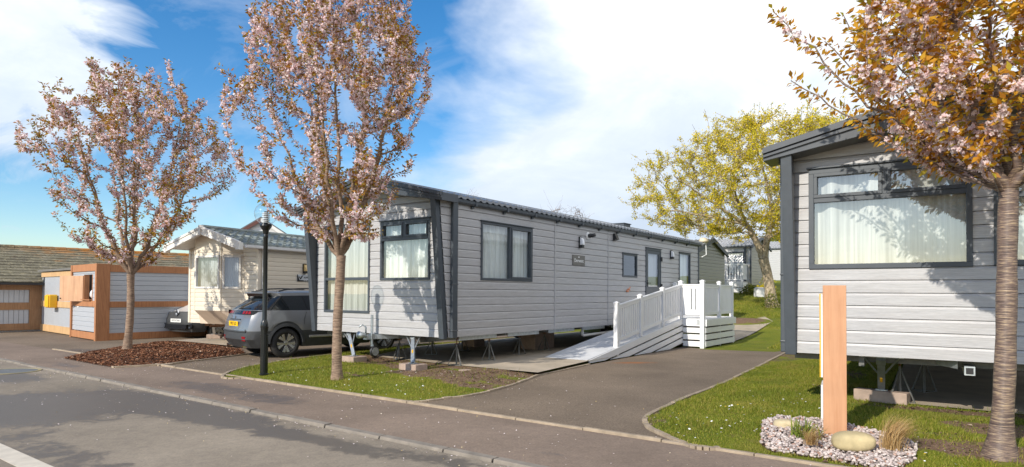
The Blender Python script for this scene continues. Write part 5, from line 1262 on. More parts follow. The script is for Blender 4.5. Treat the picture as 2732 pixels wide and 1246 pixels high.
# lean-to store, pale timber
st=thing('timber_store','white boarded store with pale timber rails beside the orange framed bin store','store',Pg,rotg)
mb=MB(); n=27
for i in range(n):
    a=-.05-4.25*i/n; mb.box(.0,.03,a-4.25/n+.010,a,.25,2.0)
mb.box(.03,.06,-4.3,-.02,.05,2.05); mb.build('board_wall',MAT['shed'],st)
for z0,z1 in ((.03,.27),(.92,1.13),(2.0,2.17)):
    mb=MB(); mb.box(-.035,-.002,-4.28,-.04,z0,z1); mb.build('rail',MAT['pale_timber'],st)
mb=MB(); mb.box(-.1,4,-4.3,.2,2.19,2.26); mb.build('roof_edge',simple('felt_edge',(.16,.155,.14),.9),st)
# orange framed bin store
PB=G(258,910)
bs=thing('bin_store','orange timber framed bin store with blue grey horizontal boards and an open hatch','bin store',PB,rotg)
HB=2.32; wL=2.5; LB=7.5
mb=MB(); clad(mb,lambda u,o,z:(-o,u,z),.10,wL-.1,.26,HB-.02,[(.46,1.22,1.16,2.0)],e=.148,d=.012,bev=.02); mb.build('front_boards',MAT['shed'],bs)
mb=MB(); clad(mb,lambda u,o,z:(u,-o,z),.28,LB,.20,HB-.02,[],e=.148,d=.012,bev=.02); mb.build('side_boards',MAT['shed'],bs)
mb=MB(); mb.box(.3,LB,wL-.1,wL-.05,.0,HB); mb.box(LB-.05,LB,.05,wL-.1,0,HB); mb.box(.9,.95,.1,wL-.15,.1,HB-.1); mb.build('rear_boards',MAT['interior'],bs)
mb=MB(); mb.box(-.06,.31,-.06,.07,.0,HB); mb.build('corner_post',MAT['new_timber'],bs,bevel=.006)
for z0,z1,nm in ((.03,.24,'rail'),(1.02,1.20,'rail'),(HB-.22,HB,'rail')):
    mb=MB(); mb.box(-.045,-.013,.075,wL-.12,z0,z1); mb.build(nm,MAT['new_timber'],bs,bevel=.004)
    mb=MB(); mb.box(.315,LB,-.05,-.013,z0-.02,z1-.02); mb.build(nm,MAT['new_timber'],bs,bevel=.004)
mb=MB(); mb.box(-.06,.05,wL-.115,wL-.0,.0,HB-.0); mb.build('corner_post',MAT['new_timber'],bs,bevel=.006)
mb=MB(); 
for a,b,c,d in ((.42,.46,1.16,2.0),(1.22,1.27,1.16,2.0)): mb.box(-.02,.12,a,b,c,d)
mb.box(-.10,.12,.42,1.27,1.205,1.235); mb.build('hatch_frame',MAT['new_timber'],bs)
mb=MB(); aH=R(157); M=Matrix.Translation((-.03,1.28,0))@Matrix.Rotation(R(18),4,'Z'); mb.box(-.015,.015,.0,1.12,1.17,1.97,M); M2=M@Matrix.Translation((0,0,0)); hd=mb.build('hatch_door',MAT['ply'],bs,bevel=.003)
mb=MB(); mb.tube([M@Vector((-.02,1.05,1.26)),M@Vector((-.05,1.05,1.26))],.018,8); mb.build('knob',MAT['black'],hd)
mb=MB(); mb.box(-.024,-.004,1.72,1.90,.98,1.12); mb.build('notice',MAT['white_upvc'],bs)
# white sack in the hatch
bm=bmesh.new(); bmesh.ops.create_icosphere(bm,subdivisions=3,radius=.26)
for v in bm.verts:
    n=math.sin(v.co.x*23)*math.cos(v.co.z*19+v.co.y*14); v.co*=1+.10*n; v.co.z*=1.0 if v.co.z<0 else .95; v.co.y*=.8
me=bpy.data.meshes.new('sack'); bm.to_mesh(me); bm.free(); me.polygons.foreach_set('use_smooth',[True]*len(me.polygons)); me.materials.append(MAT['white_upvc'])
o=bpy.data.objects.new('sack',me); COL.objects.link(o); o.rotation_euler=(0,0,rotg); o.location=PB+Matrix.Rotation(rotg,3,'Z')@Vector((.25,.66,1.42)); tag(o,'white plastic sack bulging in the open hatch of the bin store','sack')
# yellow cabinet
PY=Pg+Matrix.Rotation(rotg,3,'Z')@Vector((-.038,-1.95,0))
yb=thing('wall_cabinet','bright yellow cabinet fixed to the white boarded store wall beside the plywood hatch','cabinet',PY,rotg)
mb=MB(); mb.box(-.24,-.0,-.24,.24,.90,1.36); mb.build('case',MAT['yellowbox'],yb,bevel=.03); mb=MB(); mb.box(-.27,-.25,-.22,.22,.93,1.33); mb.build('door',MAT['yellowbox'],yb,bevel=.01)
mb=MB(); mb.box(-.18,-.05,.241,.245,1.05,1.16); mb.box(-.18,-.05,.241,.245,1.20,1.26); mb.build('sign',MAT['black'],yb)
# ------------------------------------------------------------------ timber totem, stones, ornamental planting
PT=G(2228,1164,.10); tt=thing('totem_sign','tall planed timber post with yellow edged sign, rising from the pebble bed','sign post',PT+Vector((.0,.0,-.02)),-R(27.5))
HT=CAM_H+(783-757)/FPX*PT.y-PT.z+.02
mb=MB(); mb.box(-.105,.105,.0,.40,.0,HT); mb.build('post',MAT['post_wood'],tt,bevel=.004)
mb=MB(); mb.box(-.135,-.106,-.005,.40,HT-.92,HT-.085); s1=mb.build('sign_panel',MAT['yellow'],tt); mb=MB(); mb.box(-.122,-.1065,-.010,-.0055,HT-.92,HT-.09); mb.build('panel_edge',MAT['white_upvc'],s1)
mb=MB(); mb.box(-.124,-.106,-.004,.40,HT-1.33,HT-1.0); mb.build('sign_panel',MAT['white_upvc'],tt)
def boulder(P,dim,rz,label,seed,col):
    bm=bmesh.new(); bmesh.ops.create_icosphere(bm,subdivisions=4,radius=1); r=random.Random(seed); K=[(Vector((r.gauss(0,1),r.gauss(0,1),r.gauss(0,1))),r.uniform(0,6)) for _ in range(14)]
    for v in bm.verts:
        n=sum(math.sin(v.co.dot(k)*1.6+p) for k,p in K)/14; v.co*=1+.22*n; e=.72
        v.co=Vector([math.copysign(abs(c)**e,c) for c in v.co]); v.co=Vector((v.co.x*dim[0],v.co.y*dim[1],v.co.z*dim[2]))
    me=bpy.data.meshes.new('boulder'); bm.to_mesh(me); bm.free(); me.polygons.foreach_set('use_smooth',[True]*len(me.polygons)); me.materials.append(col)
    o=bpy.data.objects.new('boulder',me); COL.objects.link(o); o.location=P+Vector((0,0,dim[2]*.6)); o.rotation_euler=(.05,0,rz); return tag(o,label,'boulder')
sand=simple('sandstone',(.44,.36,.20),.85,0,.28,5,.6,18); sand2=simple('pale_sandstone',(.52,.43,.27),.85,0,.2,6,.5,20)
boulder(G(2276,1192,.10),(.185,.115,.085),R(-14),'large rounded sandstone boulder lying against the foot of the timber post',3,sand)
boulder(G(2095,1142,.10),(.115,.07,.06),R(-8),'smaller square sandstone rock at the left end of the pebble bed',5,sand2)
def strap_plant(name,P,n,L,w,lean,mat,label,cat,spread=.08,stiff=.6):
    A=[];F=[]
    for i in range(n):
        a=random.uniform(0,2*PI); tl=random.uniform(.15,1.0)*stiff; l=L*random.uniform(.55,1.1); b=Vector((random.gauss(0,spread*.5),random.gauss(0,spread*.5),0)); d=Vector((math.cos(a)*tl,math.sin(a)*tl,1)).normalized(); g=Vector((lean[0],lean[1],-.0))
        p=b.copy(); pts=[]
        k=5; s=Vector((-math.sin(a),math.cos(a),0))
        for j in range(k+1):
            ww=w*(1-(j/k)**2*.92)*.5; pts.append((p-s*ww,p+s*ww)); p=p+d*(l/k); d=(d+g*.28+Vector((d.x*.12,d.y*.12,-.16-.1*j*tl))).normalized()
        o=len(A)
        for q in pts: A+= [q[0],q[1]]
        for j in range(k): F.append((o+2*j,o+2*j+1,o+2*j+3,o+2*j+2))
    ob=fast_mesh(name,np.array([v[:] for v in A]),np.array(F),mat); ob.location=P; return tag(ob,label,cat)
strap_plant('grass_tuft',G(2380,1197,.10),620,.40,.0035,(1.0,.2),MAT['straw'],'large tuft of dry straw coloured grass blown to the right on the pebble bed','ornamental grass',.07,.5)
strap_plant('grass_tuft',G(2163,1186,.10),260,.22,.003,(.35,-.35),MAT['straw'],'small bent tuft of dry grass in front of the green strappy plant','ornamental grass',.05,.8)
strap_plant('lily_plant',G(2147,1166,.10),90,.22,.018,(.0,.0),MAT['lilygreen'],'low green strappy leaved plant between the square rock and the timber post','plant',.10,.9)
# white service box and aerial
ub=MB(); p=G(2026,778); P=Dp(2026,779,32); ub.box(-.22,.22,-.15,.15,0,.44); ub.hexa([(-.24,-.17,.44),(.24,-.17,.44),(.24,.17,.44),(-.24,.17,.44),(-.12,-.1,.50),(.12,-.1,.50),(.12,.1,.50),(-.12,.1,.50)]); tag(ub.build('service_box',MAT['white_upvc'],None,loc=(P.x,32,float(base_z(P.x,32))),bevel=.02,rot=(0,0,R(20))),'white service box on the slope beside the yellow tree','service box')
PA=Dp(1877,664,27.6); an=thing('tv_aerial','cream domed television aerial on a short white pole at the corner of the olive caravan','aerial',PA)
mb=MB(); mb.lathe([(.001,.26),(.18,.27),(.22,.33),(.20,.42),(.10,.48),(.001,.49)],20); mb.build('dome',simple('cream_plastic',(.70,.60,.45),.4),an,smooth=True)
mb=MB(); mb.tube([(.10,0,.33),(.12,0,-.25),(-.05,.10,-.35)],.02,8); mb.build('pole',MAT['white_upvc'],an)
# loose stones on the soil
for i,(u,v,s,lb) in enumerate(((1208,988,.045,'small brown stone on the bare soil at the edge of the slab'),(1240,993,.09,'flat buff stone slab half buried in the bare soil'))):
    boulder(G(u,v,.02),(s*1.5,s,s*.35),R(20*i),lb,20+i,MAT['block'])
# ------------------------------------------------------------------ trees
def tubes_mesh(name,paths,n,mat,parent):
    """paths: list of (pts (k,3), radii (k))"""
    V=[];F=[];o=0
    for P,r in paths:
        P=np.asarray(P,float); r=np.asarray(r,float); k=len(P)
        T=np.gradient(P,axis=0); T/=np.linalg.norm(T,axis=1)[:,None]+1e-9
        ref=np.array([1.,0,0]) if abs(T[0][2])>.7 else np.array([0,0,1.])
        x=ref-T*(T@ref)[:,None]; x/=np.linalg.norm(x,axis=1)[:,None]+1e-9; y=np.cross(T,x)
        a=np.linspace(0,2*PI,n,endpoint=False)
        V.append((P[:,None,:]+r[:,None,None]*(np.cos(a)[None,:,None]*x[:,None,:]+np.sin(a)[None,:,None]*y[:,None,:])).reshape(-1,3))
        I=np.arange(k*n).reshape(k,n)+o; J=np.roll(I,-1,1)
        F.append(np.stack([I[:-1].ravel(),J[:-1].ravel(),J[1:].ravel(),I[1:].ravel()],1)); o+=k*n
    return fast_mesh(name,np.concatenate(V),np.concatenate(F),mat,parent,smooth=True)
def bez(a,c,b,k): t=np.linspace(0,1,k)[:,None]; return (1-t)**2*a+2*t*(1-t)*c+t*t*b
class Crown:
    def __init__(s,start,r0,seed): s.rng=np.random.default_rng(seed); s.paths=[]; s.start=np.array(start,float); s.pts=[]; s.tan=[]; s.rad=[]
    def reg(s,P,r):
        s.paths.append((P,r)); T=np.gradient(P,axis=0); T/=np.linalg.norm(T,axis=1)[:,None]+1e-9
        i=slice(2,max(3,int(len(P)*.8))); s.pts.append(P[i]); s.tan.append(T[i]); s.rad.append(r[i])
    def main(s,E,r0,r1,hf=.55,vf=.4,k=14,start=None):
        a=s.start if start is None else np.array(start,float); E=np.array(E,float); d=E-a; c=a+d*np.array([hf,hf,vf]); P=bez(a,c,E,k)
        P[1:-1]+=s.rng.normal(0,.012*np.linalg.norm(d)**.5,(k-2,3)); s.reg(P,np.linspace(r0,r1,k)); return P
    def attach(s,E,rmax,r1,up=.5,k=9,bend=.45,jit=.01,minlen=0,up2=0.0):
        E=np.array(E,float); A=np.concatenate(s.pts); T=np.concatenate(s.tan); Rr=np.concatenate(s.rad)
        D=np.linalg.norm(A-E,axis=1); cost=D+1.6*np.maximum(0,A[:,2]-(E[2]-up*D))+np.where(D<minlen,3,0)
        dots=np.einsum('ij,ij->i',T,(E-A)/(D[:,None]+1e-6)); cost=cost+D*.5*(1-dots)
        j=np.argmin(cost); a=A[j]; c=a+T[j]*D[j]*bend*(1-up2)+(E-a)*np.array([.85,.85,.30])*up2+np.array([0,0,-.04*D[j]]); P=bez(a,c,E,k); P[1:-1]+=s.rng.normal(0,jit,(k-2,3))
        s.reg(P,np.linspace(min(rmax,Rr[j]*.8),r1,k)); return P
def leaf_quads(c,d,n,L,W,mat,name,parent,curl=.25):
    """c (N,3) base, d direction, n normal; diamond leaves"""
    d=d/ (np.linalg.norm(d,axis=1)[:,None]+1e-9); s=np.cross(d,n); s/=np.linalg.norm(s,axis=1)[:,None]+1e-9; nn=np.cross(s,d)
    m=c+d*(L*.45)[:,None]+nn*(L*curl*.4)[:,None]
    V=np.stack([c,m-s*(W*.5)[:,None],c+d*L[:,None]-nn*(L*curl*.35)[:,None],m+s*(W*.5)[:,None]],1).reshape(-1,3)
    return fast_mesh(name,V,np.arange(len(V)).reshape(-1,4),mat,parent)
def blossom_mesh(C,rad,npet,size,rng,name,parent,flower=False):
    """clusters at C: small crumpled petals"""
    N=len(C)*npet; c=np.repeat(C,npet,0); o=rng.normal(0,1,(N,3)); o/=np.linalg.norm(o,axis=1)[:,None]
    rr=np.repeat(rad,npet)*rng.uniform(.35,1,N); p=c+o*rr[:,None]; nr=o+rng.normal(0,.5,(N,3)); nr/=np.linalg.norm(nr,axis=1)[:,None]
    e1=np.cross(nr,rng.normal(0,1,(N,3))); e1/=np.linalg.norm(e1,axis=1)[:,None]; e2=np.cross(nr,e1); s=size*rng.uniform(.7,1.25,N)
    if not flower:
        V=np.stack([p-e1*s[:,None]*.5+nr*(s*.12)[:,None],p-e2*s[:,None]*.5,p+e1*s[:,None]*.5+nr*(s*.12)[:,None],p+e2*s[:,None]*.5],1).reshape(-1,3)
        return fast_mesh(name,V,np.arange(4*N).reshape(-1,4),MAT['blossom'],parent)
    k=5; a=np.linspace(0,2*PI,k,endpoint=False); V=[p-nr*(s*.10)[:,None]]; F=[]
    for j in range(k):
        for dl,rl,up in ((-.55,.72,.10),(0,1.0,.2),(.55,.72,.10)):
            an=a[j]+dl; V.append(p+(np.cos(an)*e1+np.sin(an)*e2)*(s*.55*rl)[:,None]+nr*(s*up*rng.uniform(.4,1.6,N))[:,None])
    V=np.stack(V,1); 
    for j in range(k): F.append(np.array([0,1+3*j,2+3*j,3+3*j]))
    F=(np.array(F)[None]+(np.arange(N)*(1+3*k))[:,None,None]).reshape(-1,4)
    return fast_mesh(name,V.reshape(-1,3),F,MAT['near_blossom'],parent)
def cherry(label,P,zf,rb,rt,env,seed,n_main,n_shoot,bark,lean=(0,0),step=.05,ls=.075,bsz=.045,brad=.07,npet=9,pb=.62,pl=.85,nl=3,extra=(),depthk=.9,flower=False,keep=None,trunkmid=None,leaf_from=.16,main_f=(.62,.30),leafm='cherry_leaf'):
    t=thing('cherry_tree',label,'tree',P,0,'flowering cherry trees along the road'); cr=Crown((lean[0],lean[1],zf),rt,seed); rng=cr.rng
    k=14; tt=np.linspace(0,1,k); z=-.04+(zf+.06)*tt; fl=rb*(.75 if flower else .55)*np.exp(-tt*zf/.15)
    TP=np.stack([lean[0]*tt+.015*np.sin(tt*5+seed),lean[1]*tt+.015*np.cos(tt*4+seed),z],1); TR=rb+(rt-rb)*tt+fl+.04*rb*np.sin(tt*23+seed); TR[-1]*=1.05
    zs=np.array([e[0] for e in env]); Ls=np.array([e[1] for e in env]); Rs=np.array([e[2] for e in env])
    def env_r(zz,ph):
        l=np.interp(zz,zs,Ls); r=np.interp(zz,zs,Rs); c=np.cos(ph); ax=np.where(c>0,r,l); dp=(l+r)/2*depthk
        return 1/np.sqrt((c/ax)**2+(np.sin(ph)/dp)**2)
    zt=zs[-1]; LP=[]
    for i in range(n_main):
        ph=2*PI*i/n_main+rng.uniform(-.3,.3); zz=zf+(zt-zf)*rng.uniform(.55,.95); r=env_r(zz,ph)*rng.uniform(.35,.8)
        p=cr.main((lean[0]+r*math.cos(ph),lean[1]+r*math.sin(ph),zz),rt*.62,.008,*main_f); LP.append((p,.14 if flower else .24))
    for E,r0 in extra:
        p=cr.main(E,r0*.72,.005,.5,.35,16); LP.append((p,.26))
    for i in range(n_shoot):
        u=rng.random(); zz=zf+.25+(zt-zf-.25)*u**.78; ph=rng.uniform(0,2*PI); r=env_r(zz,ph)*rng.random()**.42
        p=cr.attach((lean[0]+r*math.cos(ph),lean[1]+r*math.sin(ph),zz),.022,.004,.55,9,.5,.012,.35,.8); LP.append((p,leaf_from))
    for i in range(int(n_shoot*.35)):
        ph=rng.uniform(0,2*PI); q=rng.random()**.6; zz=zf+(zt-zf)*(.90-.45*q**2)+rng.uniform(.0,.85); r=env_r(zf+(zt-zf)*.75,ph)*q*1.02
        p=cr.attach((lean[0]+r*math.cos(ph),lean[1]+r*math.sin(ph),zz),.02,.003,.8,10,.4,.012,.7,.8); LP.append((p,.30))
    for i in range(int(n_shoot*1.1)):
        p0,_=LP[rng.integers(len(LP))]; j=rng.integers(3,len(p0)-1); q=p0[j]; d=p0[j]-p0[j-1]; d/=np.linalg.norm(d); o=rng.normal(0,1,3); o[2]=abs(o[2])*.9+.2; o/=np.linalg.norm(o); E=q+(d*.5+o*.8)*rng.uniform(.10,.28)
        P2=bez(q,q+d*.12,E,5); cr.paths.append((P2,np.linspace(.006,.003,5))); LP.append((P2,.15))
    trunk=tubes_mesh('trunk',[(TP,TR)],20,bark,t); br=tubes_mesh('branches',cr.paths,6,bark,t)
    # nodes along the shoots
    N=[];D=[];Q=[]
    for p,f in LP:
        seg=np.linalg.norm(np.diff(p,axis=0),axis=1); cum=np.concatenate([[0],np.cumsum(seg)]); L=cum[-1]; s=np.arange(L*f,L+step*.5,step)*1.0; s=np.minimum(s+rng.uniform(-.4,.4,len(s))*step,L)
        X=np.stack([np.interp(s,cum,p[:,i]) for i in range(3)],1); s2=np.minimum(s+.02,L+.02); dd_=p[-1]-p[-2]; d=np.gradient(X,axis=0) if len(X)>2 else np.repeat(dd_[None],len(X),0)
        N.append(X); D.append(d/(np.linalg.norm(d,axis=1)[:,None]+1e-9)); Q.append((s-L*f)/(L*(1-f)+1e-6))
    N=np.concatenate(N); D=np.concatenate(D); Q=np.concatenate(Q)
    if keep is not None: m=keep(N); N,D,Q=N[m],D[m],Q[m]
    # leaves
    m=rng.random(len(N))<pl*np.where(Q>.85,1.25,1); c=np.repeat(N[m],nl,0); d=np.repeat(D[m],nl,0); o=rng.normal(0,1,c.shape); o-=d*np.einsum('ij,ij->i',o,d)[:,None]*.8; o/=np.linalg.norm(o,axis=1)[:,None]
    dr_=o+d*.55+np.array([0,0,-.25]); L=ls*rng.uniform(.6,1.3,len(c)); leaf_quads(c+o*rng.uniform(.005,.05,len(c))[:,None],dr_,rng.normal(0,1,c.shape)+np.array([0,0,1.2]),L,L*.46,MAT[leafm],'foliage',t)
    m=rng.random(len(N))<pb*np.where(Q>.85,.35,1)*(.55+.9*np.sin(N[:,0]*3.1+N[:,2]*2.3)*np.sin(N[:,1]*2.7+N[:,2]*1.7)); C=N[m]; o=rng.normal(0,1,C.shape); o/=np.linalg.norm(o,axis=1)[:,None]; C=C+o*rng.uniform(.01,.065,len(C))[:,None]+np.array([0,0,-.02])
    blossom_mesh(C,brad*rng.uniform(.55,1.2,len(C)),npet,bsz,rng,'blossom',t,flower); return t
P1t=G(340,936,.08)
cherry('pink blossoming cherry tree in the bark mulch bed at the left',P1t,1.80,.085,.078,[(1.9,.5,.4),(2.3,1.0,.6),(2.7,1.4,.85),(3.45,2.1,1.4),(4.2,2.7,2.25),(5.0,2.6,2.4),(5.7,2.2,2.2),(6.3,1.6,1.7),(6.6,.9,1.0)],5,9,215,MAT['cherry_bark'],(.06,0),.045,.080,.044,.062,12,1.15,.9,3)
P2t=G(899,1013,.04)
cherry('tall pink blossoming cherry tree on the grass island in front of the middle caravan',P2t,2.06,.078,.075,[(2.2,.35,.55),(2.7,.95,.95),(3.2,1.5,1.12),(3.9,1.85,1.2),(4.6,1.92,1.28),(5.3,1.85,1.45),(6.0,1.7,1.5),(6.6,1.2,1.2),(7.0,.8,.9)],9,10,265,MAT['cherry_bark'],(.02,.03),.038,.066,.034,.052,13,1.3,.9,3,depthk=.95)
P3t=G(2668,1214,.10); 
def rel3(u,v,dy=0): q=Dp(u,v,P3t.y+dy)-P3t; return (q.x,q.y,q.z)
ex=[(rel3(2062,30,1.15),.030),(rel3(2250,40,1.0),.028),(rel3(2380,150,-.5),.03),(rel3(2450,-60,.2),.04),(rel3(2620,-120,.3),.045),(rel3(2110,215,1.15),.024),(rel3(2470,395,.5),.028),(rel3(2330,255,.95),.026),(rel3(2200,110,1.2),.022),(rel3(2290,130,.2),.024),(rel3(2780,60,-.2),.04),(rel3(2850,330,-.3),.03)]
cherry('near pink blossoming cherry with banded bark in front of the right-hand caravan',P3t,2.32,.082,.073,[(2.45,.35,.4),(2.6,.65,.8),(2.9,.95,1.2),(3.3,1.25,1.6),(3.8,1.3,1.8),(4.4,1.25,1.8),(5.2,1.1,1.6)],13,6,175,MAT['cherry_bark_near'],(.11,.0),.042,.078,.036,.050,12,.95,1.0,4,leafm='near_leaf',extra=ex,depthk=.8,flower=True)
# yellow-green spreading tree on the slope
def leafy(label,P,stems,env,seed,n2,n3,bark,lm,nleaf,ls,hz,name='spreading_tree',twig=.010,group=None,fork=.0,trunk=None,drop=0.,tw=5):
    t=thing(name,label,'tree',P,0,group); cr=Crown((0,0,0),.1,seed); rng=cr.rng
    paths=[]
    if trunk is not None: paths.append((np.array(trunk[0]),np.array(trunk[1])))
    for S,E,r0,r1,hf,vf in stems: cr.main(E,r0,r1,hf,vf,14,start=S)
    zs=np.array([e[0] for e in env]); Rl=np.array([e[1] for e in env]); Rr=np.array([e[2] for e in env]); zz0,zz1=zs[0],zs[-1]
    def pick(q):
        zz=zz0+(zz1-zz0)*rng.random(); ph=rng.uniform(0,2*PI); c=math.cos(ph); ax=np.interp(zz,zs,Rr) if c>0 else np.interp(zz,zs,Rl); dp=(np.interp(zz,zs,Rr)+np.interp(zz,zs,Rl))/2
        r=1/math.sqrt((c/ax)**2+(math.sin(ph)/dp)**2)*q; return (r*c,r*math.sin(ph),zz)
    for i in range(n2): cr.attach(pick(rng.uniform(.45,.85)),.07,.014,.35,11,.5,.05,.8)
    LP=[]
    for i in range(n3): LP.append(cr.attach(pick(rng.random()**.28),.02,twig,.15,8,.4,.05,.4))
    for i in range(n3*2):
        p0=LP[rng.integers(n3)]; j=rng.integers(2,len(p0)); q=p0[j]; o=rng.normal(0,1,3); o[2]+=.35; d=p0[j]-p0[j-1]; d/=np.linalg.norm(d); E=q+(d*.7+o*.45)*rng.uniform(.3,.9); P2=bez(q,q+d*.2,E,4); cr.paths.append((P2,np.linspace(twig,twig*.5,4))); LP.append(P2)
    b=tubes_mesh('branches',cr.paths,tw,bark,t)
    if paths: tubes_mesh('trunk',paths,14,bark,t)
    if nleaf:
        A=np.concatenate([bez(p[0],p[len(p)//2],p[-1],10)[2:] for p in LP]); c=A[rng.integers(0,len(A),nleaf)]; c=np.repeat(c,4,0)+rng.normal(0,.055,(nleaf*4,3)); L=ls*rng.uniform(.6,1.3,len(c))
        leaf_quads(c,rng.normal(0,1,c.shape)+np.array([0,0,-.1]),rng.normal(0,1,c.shape)+np.array([0,0,.8]),L,L*.55,lm,'foliage',t)
    return t
yd=28.0; PY_=Dp(2054,806,yd); PY_.z=float(base_z(PY_.x,yd))
ry=lambda u,v,dy=0:tuple(Dp(u,v,yd+dy)-PY_)
fk=ry(2036,690)
leafy('yellow green spreading tree with a pale forked trunk on the grass slope',PY_,
  [(fk,ry(1985,590),.17,.10,.4,.6),(fk,ry(2062,560),.175,.11,.5,.5),(ry(1988,600),ry(1800,470,-.8),.075,.03,.55,.55),(ry(1988,600),ry(1880,400,1.),.07,.03,.4,.6),(ry(2060,570),ry(2010,370,-.5),.08,.03,.4,.6),(ry(2060,570),ry(2140,380,.6),.08,.03,.5,.5),(ry(2060,570),ry(2240,430,-.6),.07,.03,.6,.5),(ry(1990,600),ry(1950,480,-3.),.07,.03,.5,.5),(ry(2060,570),ry(2100,470,3.),.07,.03,.5,.5),(ry(1988,600),ry(1770,560,.4),.08,.03,.5,.7)],
  [(3.2,3.2,2.6),(3.9,5.6,3.6),(4.8,6.2,4.2),(5.8,5.9,4.6),(6.6,5.0,4.6),(7.4,3.6,4.0),(8.0,1.4,2.6)],21,90,800,MAT['tree_bark'],MAT['yleaf'],21000,.085,0,trunk=([(.18,0,-.15),(.06,0,.15),(.0,0,.8),(-.12,0,1.5),fk],[.40,.28,.22,.205,.215]),twig=.011)
# ivy at the foot of that trunk, shrubs beside the box
def shrub(P,dim,n,ls,mat,label,cat='shrub',name='shrub'):
    o=RNG.normal(0,1,(n,3)); o/=np.linalg.norm(o,axis=1)[:,None]; o[:,2]=np.abs(o[:,2]); c=o*(RNG.random(n)**.4)[:,None]*np.array(dim)*(1+.25*np.sin(o[:,:1]*7+P[0])*np.cos(o[:,1:2]*9)); L=ls*RNG.uniform(.6,1.3,n)
    b=leaf_quads(c,o+RNG.normal(0,.7,o.shape),RNG.normal(0,1,o.shape)+np.array([0,0,.8]),L,L*.55,mat,name,None); b.location=P; return tag(b,label,cat)
shrub((PY_.x-.1,yd-.35,PY_.z),(.42,.30,.65),420,.08,MAT['green_leaf'],'low leafy growth round the foot of the yellow tree trunk')
q=Dp(1998,778,33.6); shrub((q.x,33.6,float(base_z(q.x,33.6))),(.45,.4,.5),600,.10,MAT['green_leaf'],'rough shrub under the corner of the distant pale caravan')
q=Dp(2044,770,32.6); shrub((q.x,32.6,float(base_z(q.x,32.6))),(.45,.4,1.0),700,.11,MAT['yleaf'],'thin shrub between the white service box and the yellow tree trunk')
# bare trees beyond the caravan roofs
def bare(u,v,y,label,s):
    q=Dp(u,v,y); P=Vector((q.x,y,0)); h=q.z
    return leafy(label,P,[((0,0,0),(0,0,h-2.0),.16,.08,.5,.5)]+[((0,0,h-3.2),(s*math.cos(a),s*math.sin(a),h-.8),.06,.02,.5,.4) for a in (0,1.3,2.5,3.8,5.1)],[(h-2.2,s*.8,s*.8),(h-1.2,s*1.2,s*1.2),(h-.3,s,s),(h,s*.4,s*.4)],int(u),20,70,MAT['twig'],None,0,0,0,name='bare_tree',twig=.007,group='bare trees beyond the middle caravan',tw=4)
bare(1508,548,40,'bare twiggy tree top showing over the ridge of the middle caravan',1.4)
bare(1256,520,44,'faint bare twigs just showing over the front end of the middle caravan roof',.5)
# wooded hill in the distance
hx,hy=np.meshgrid(np.linspace(10,150,57),np.linspace(95,260,40)); 
def hz_(x,y): return 16.6*np.exp(-((x-72)/34)**2-((y-185)/48)**2)+1.6*np.sin(x*.31)*np.sin(y*.23+x*.11)*np.exp(-((x-72)/40)**2)+4*np.exp(-((x-100)/30)**2-((y-185)/50)**2)-.6
V=np.stack([hx.ravel(),hy.ravel(),hz_(hx.ravel(),hy.ravel())+hill(hx.ravel(),hy.ravel())*0],1); ny,nx=hx.shape; I=np.arange(nx*ny).reshape(ny,nx)
tag(fast_mesh('hill',V,np.stack([I[:-1,:-1].ravel(),I[:-1,1:].ravel(),I[1:,1:].ravel(),I[1:,:-1].ravel()],1),MAT['grass'],smooth=True,vcol=np.zeros(len(V))),kind='structure')
n=26000; x=RNG.uniform(18,140,n); y=RNG.uniform(120,210,n); z=hz_(x,y); m=z>2; x,y,z=x[m],y[m],z[m]; z=z+RNG.uniform(-.3,1.8,len(x))*(.5+.5*np.sin(x*.7)*np.cos(y*.5)); c=np.stack([x,y,z],1); L=RNG.uniform(.5,1.1,len(x))
MAT['farwood']=leaf_mat('distant_scrub',[(0,(.06,.075,.012)),(.5,(.14,.14,.02)),(1,(.24,.19,.03))],.2)
tag(leaf_quads(c,RNG.normal(0,1,c.shape),RNG.normal(0,1,c.shape),L,L*.8,MAT['farwood'],'distant_wood',None),kind='stuff')

# ------------------------------------------------------------------ sky, sun, camera
SUN_AZ=R(41+180); SUN_EL=R(31)
w=bpy.data.worlds.new('World'); scene.world=w; w.use_nodes=True; nt=w.node_tree; nt.nodes.clear()
out=node(nt,'ShaderNodeOutputWorld'); bg=node(nt,'ShaderNodeBackground'); bg.inputs['Strength'].default_value=.15
sky=node(nt,'ShaderNodeTexSky'); sky.sky_type='NISHITA'; sky.sun_disc=False; sky.sun_elevation=SUN_EL; sky.sun_rotation=SUN_AZ; sky.air_density=1.0; sky.dust_density=.5; sky.ozone_density=2.5; sky.altitude=0
tc=node(nt,'ShaderNodeTexCoord'); sp_=node(nt,'ShaderNodeSeparateXYZ'); link(nt,tc.outputs['Generated'],sp_.inputs[0])
X,Y,Z=sp_.outputs
den=mth(nt,'ADD',mth(nt,'ABSOLUTE',Z),.32); cv=node(nt,'ShaderNodeCombineXYZ'); link(nt,mth(nt,'DIVIDE',X,den),cv.inputs[0]); link(nt,mth(nt,'DIVIDE',Y,den),cv.inputs[1]); link(nt,mth(nt,'MULTIPLY',Z,.6),cv.inputs[2])
n1=noise(nt,cv.outputs[0],1.35,7,.55,.35); n2=noise(nt,cv.outputs[0],3.2,6,.6,.5); n3=noise(nt,cv.outputs[0],.8,3,.5)
# broad cloud bank filling the right-hand half of the sky, clear blue to the left
bank=mth(nt,'ADD',X,mth(nt,'MULTIPLY',mth(nt,'SUBTRACT',.37,Z),.75))
bank=mth(nt,'ADD',bank,mth(nt,'MULTIPLY',mth(nt,'SUBTRACT',n1,.5),.75))
bank=mth(nt,'MULTIPLY',mth(nt,'SUBTRACT',bank,-.11),5.5,clamp=True)
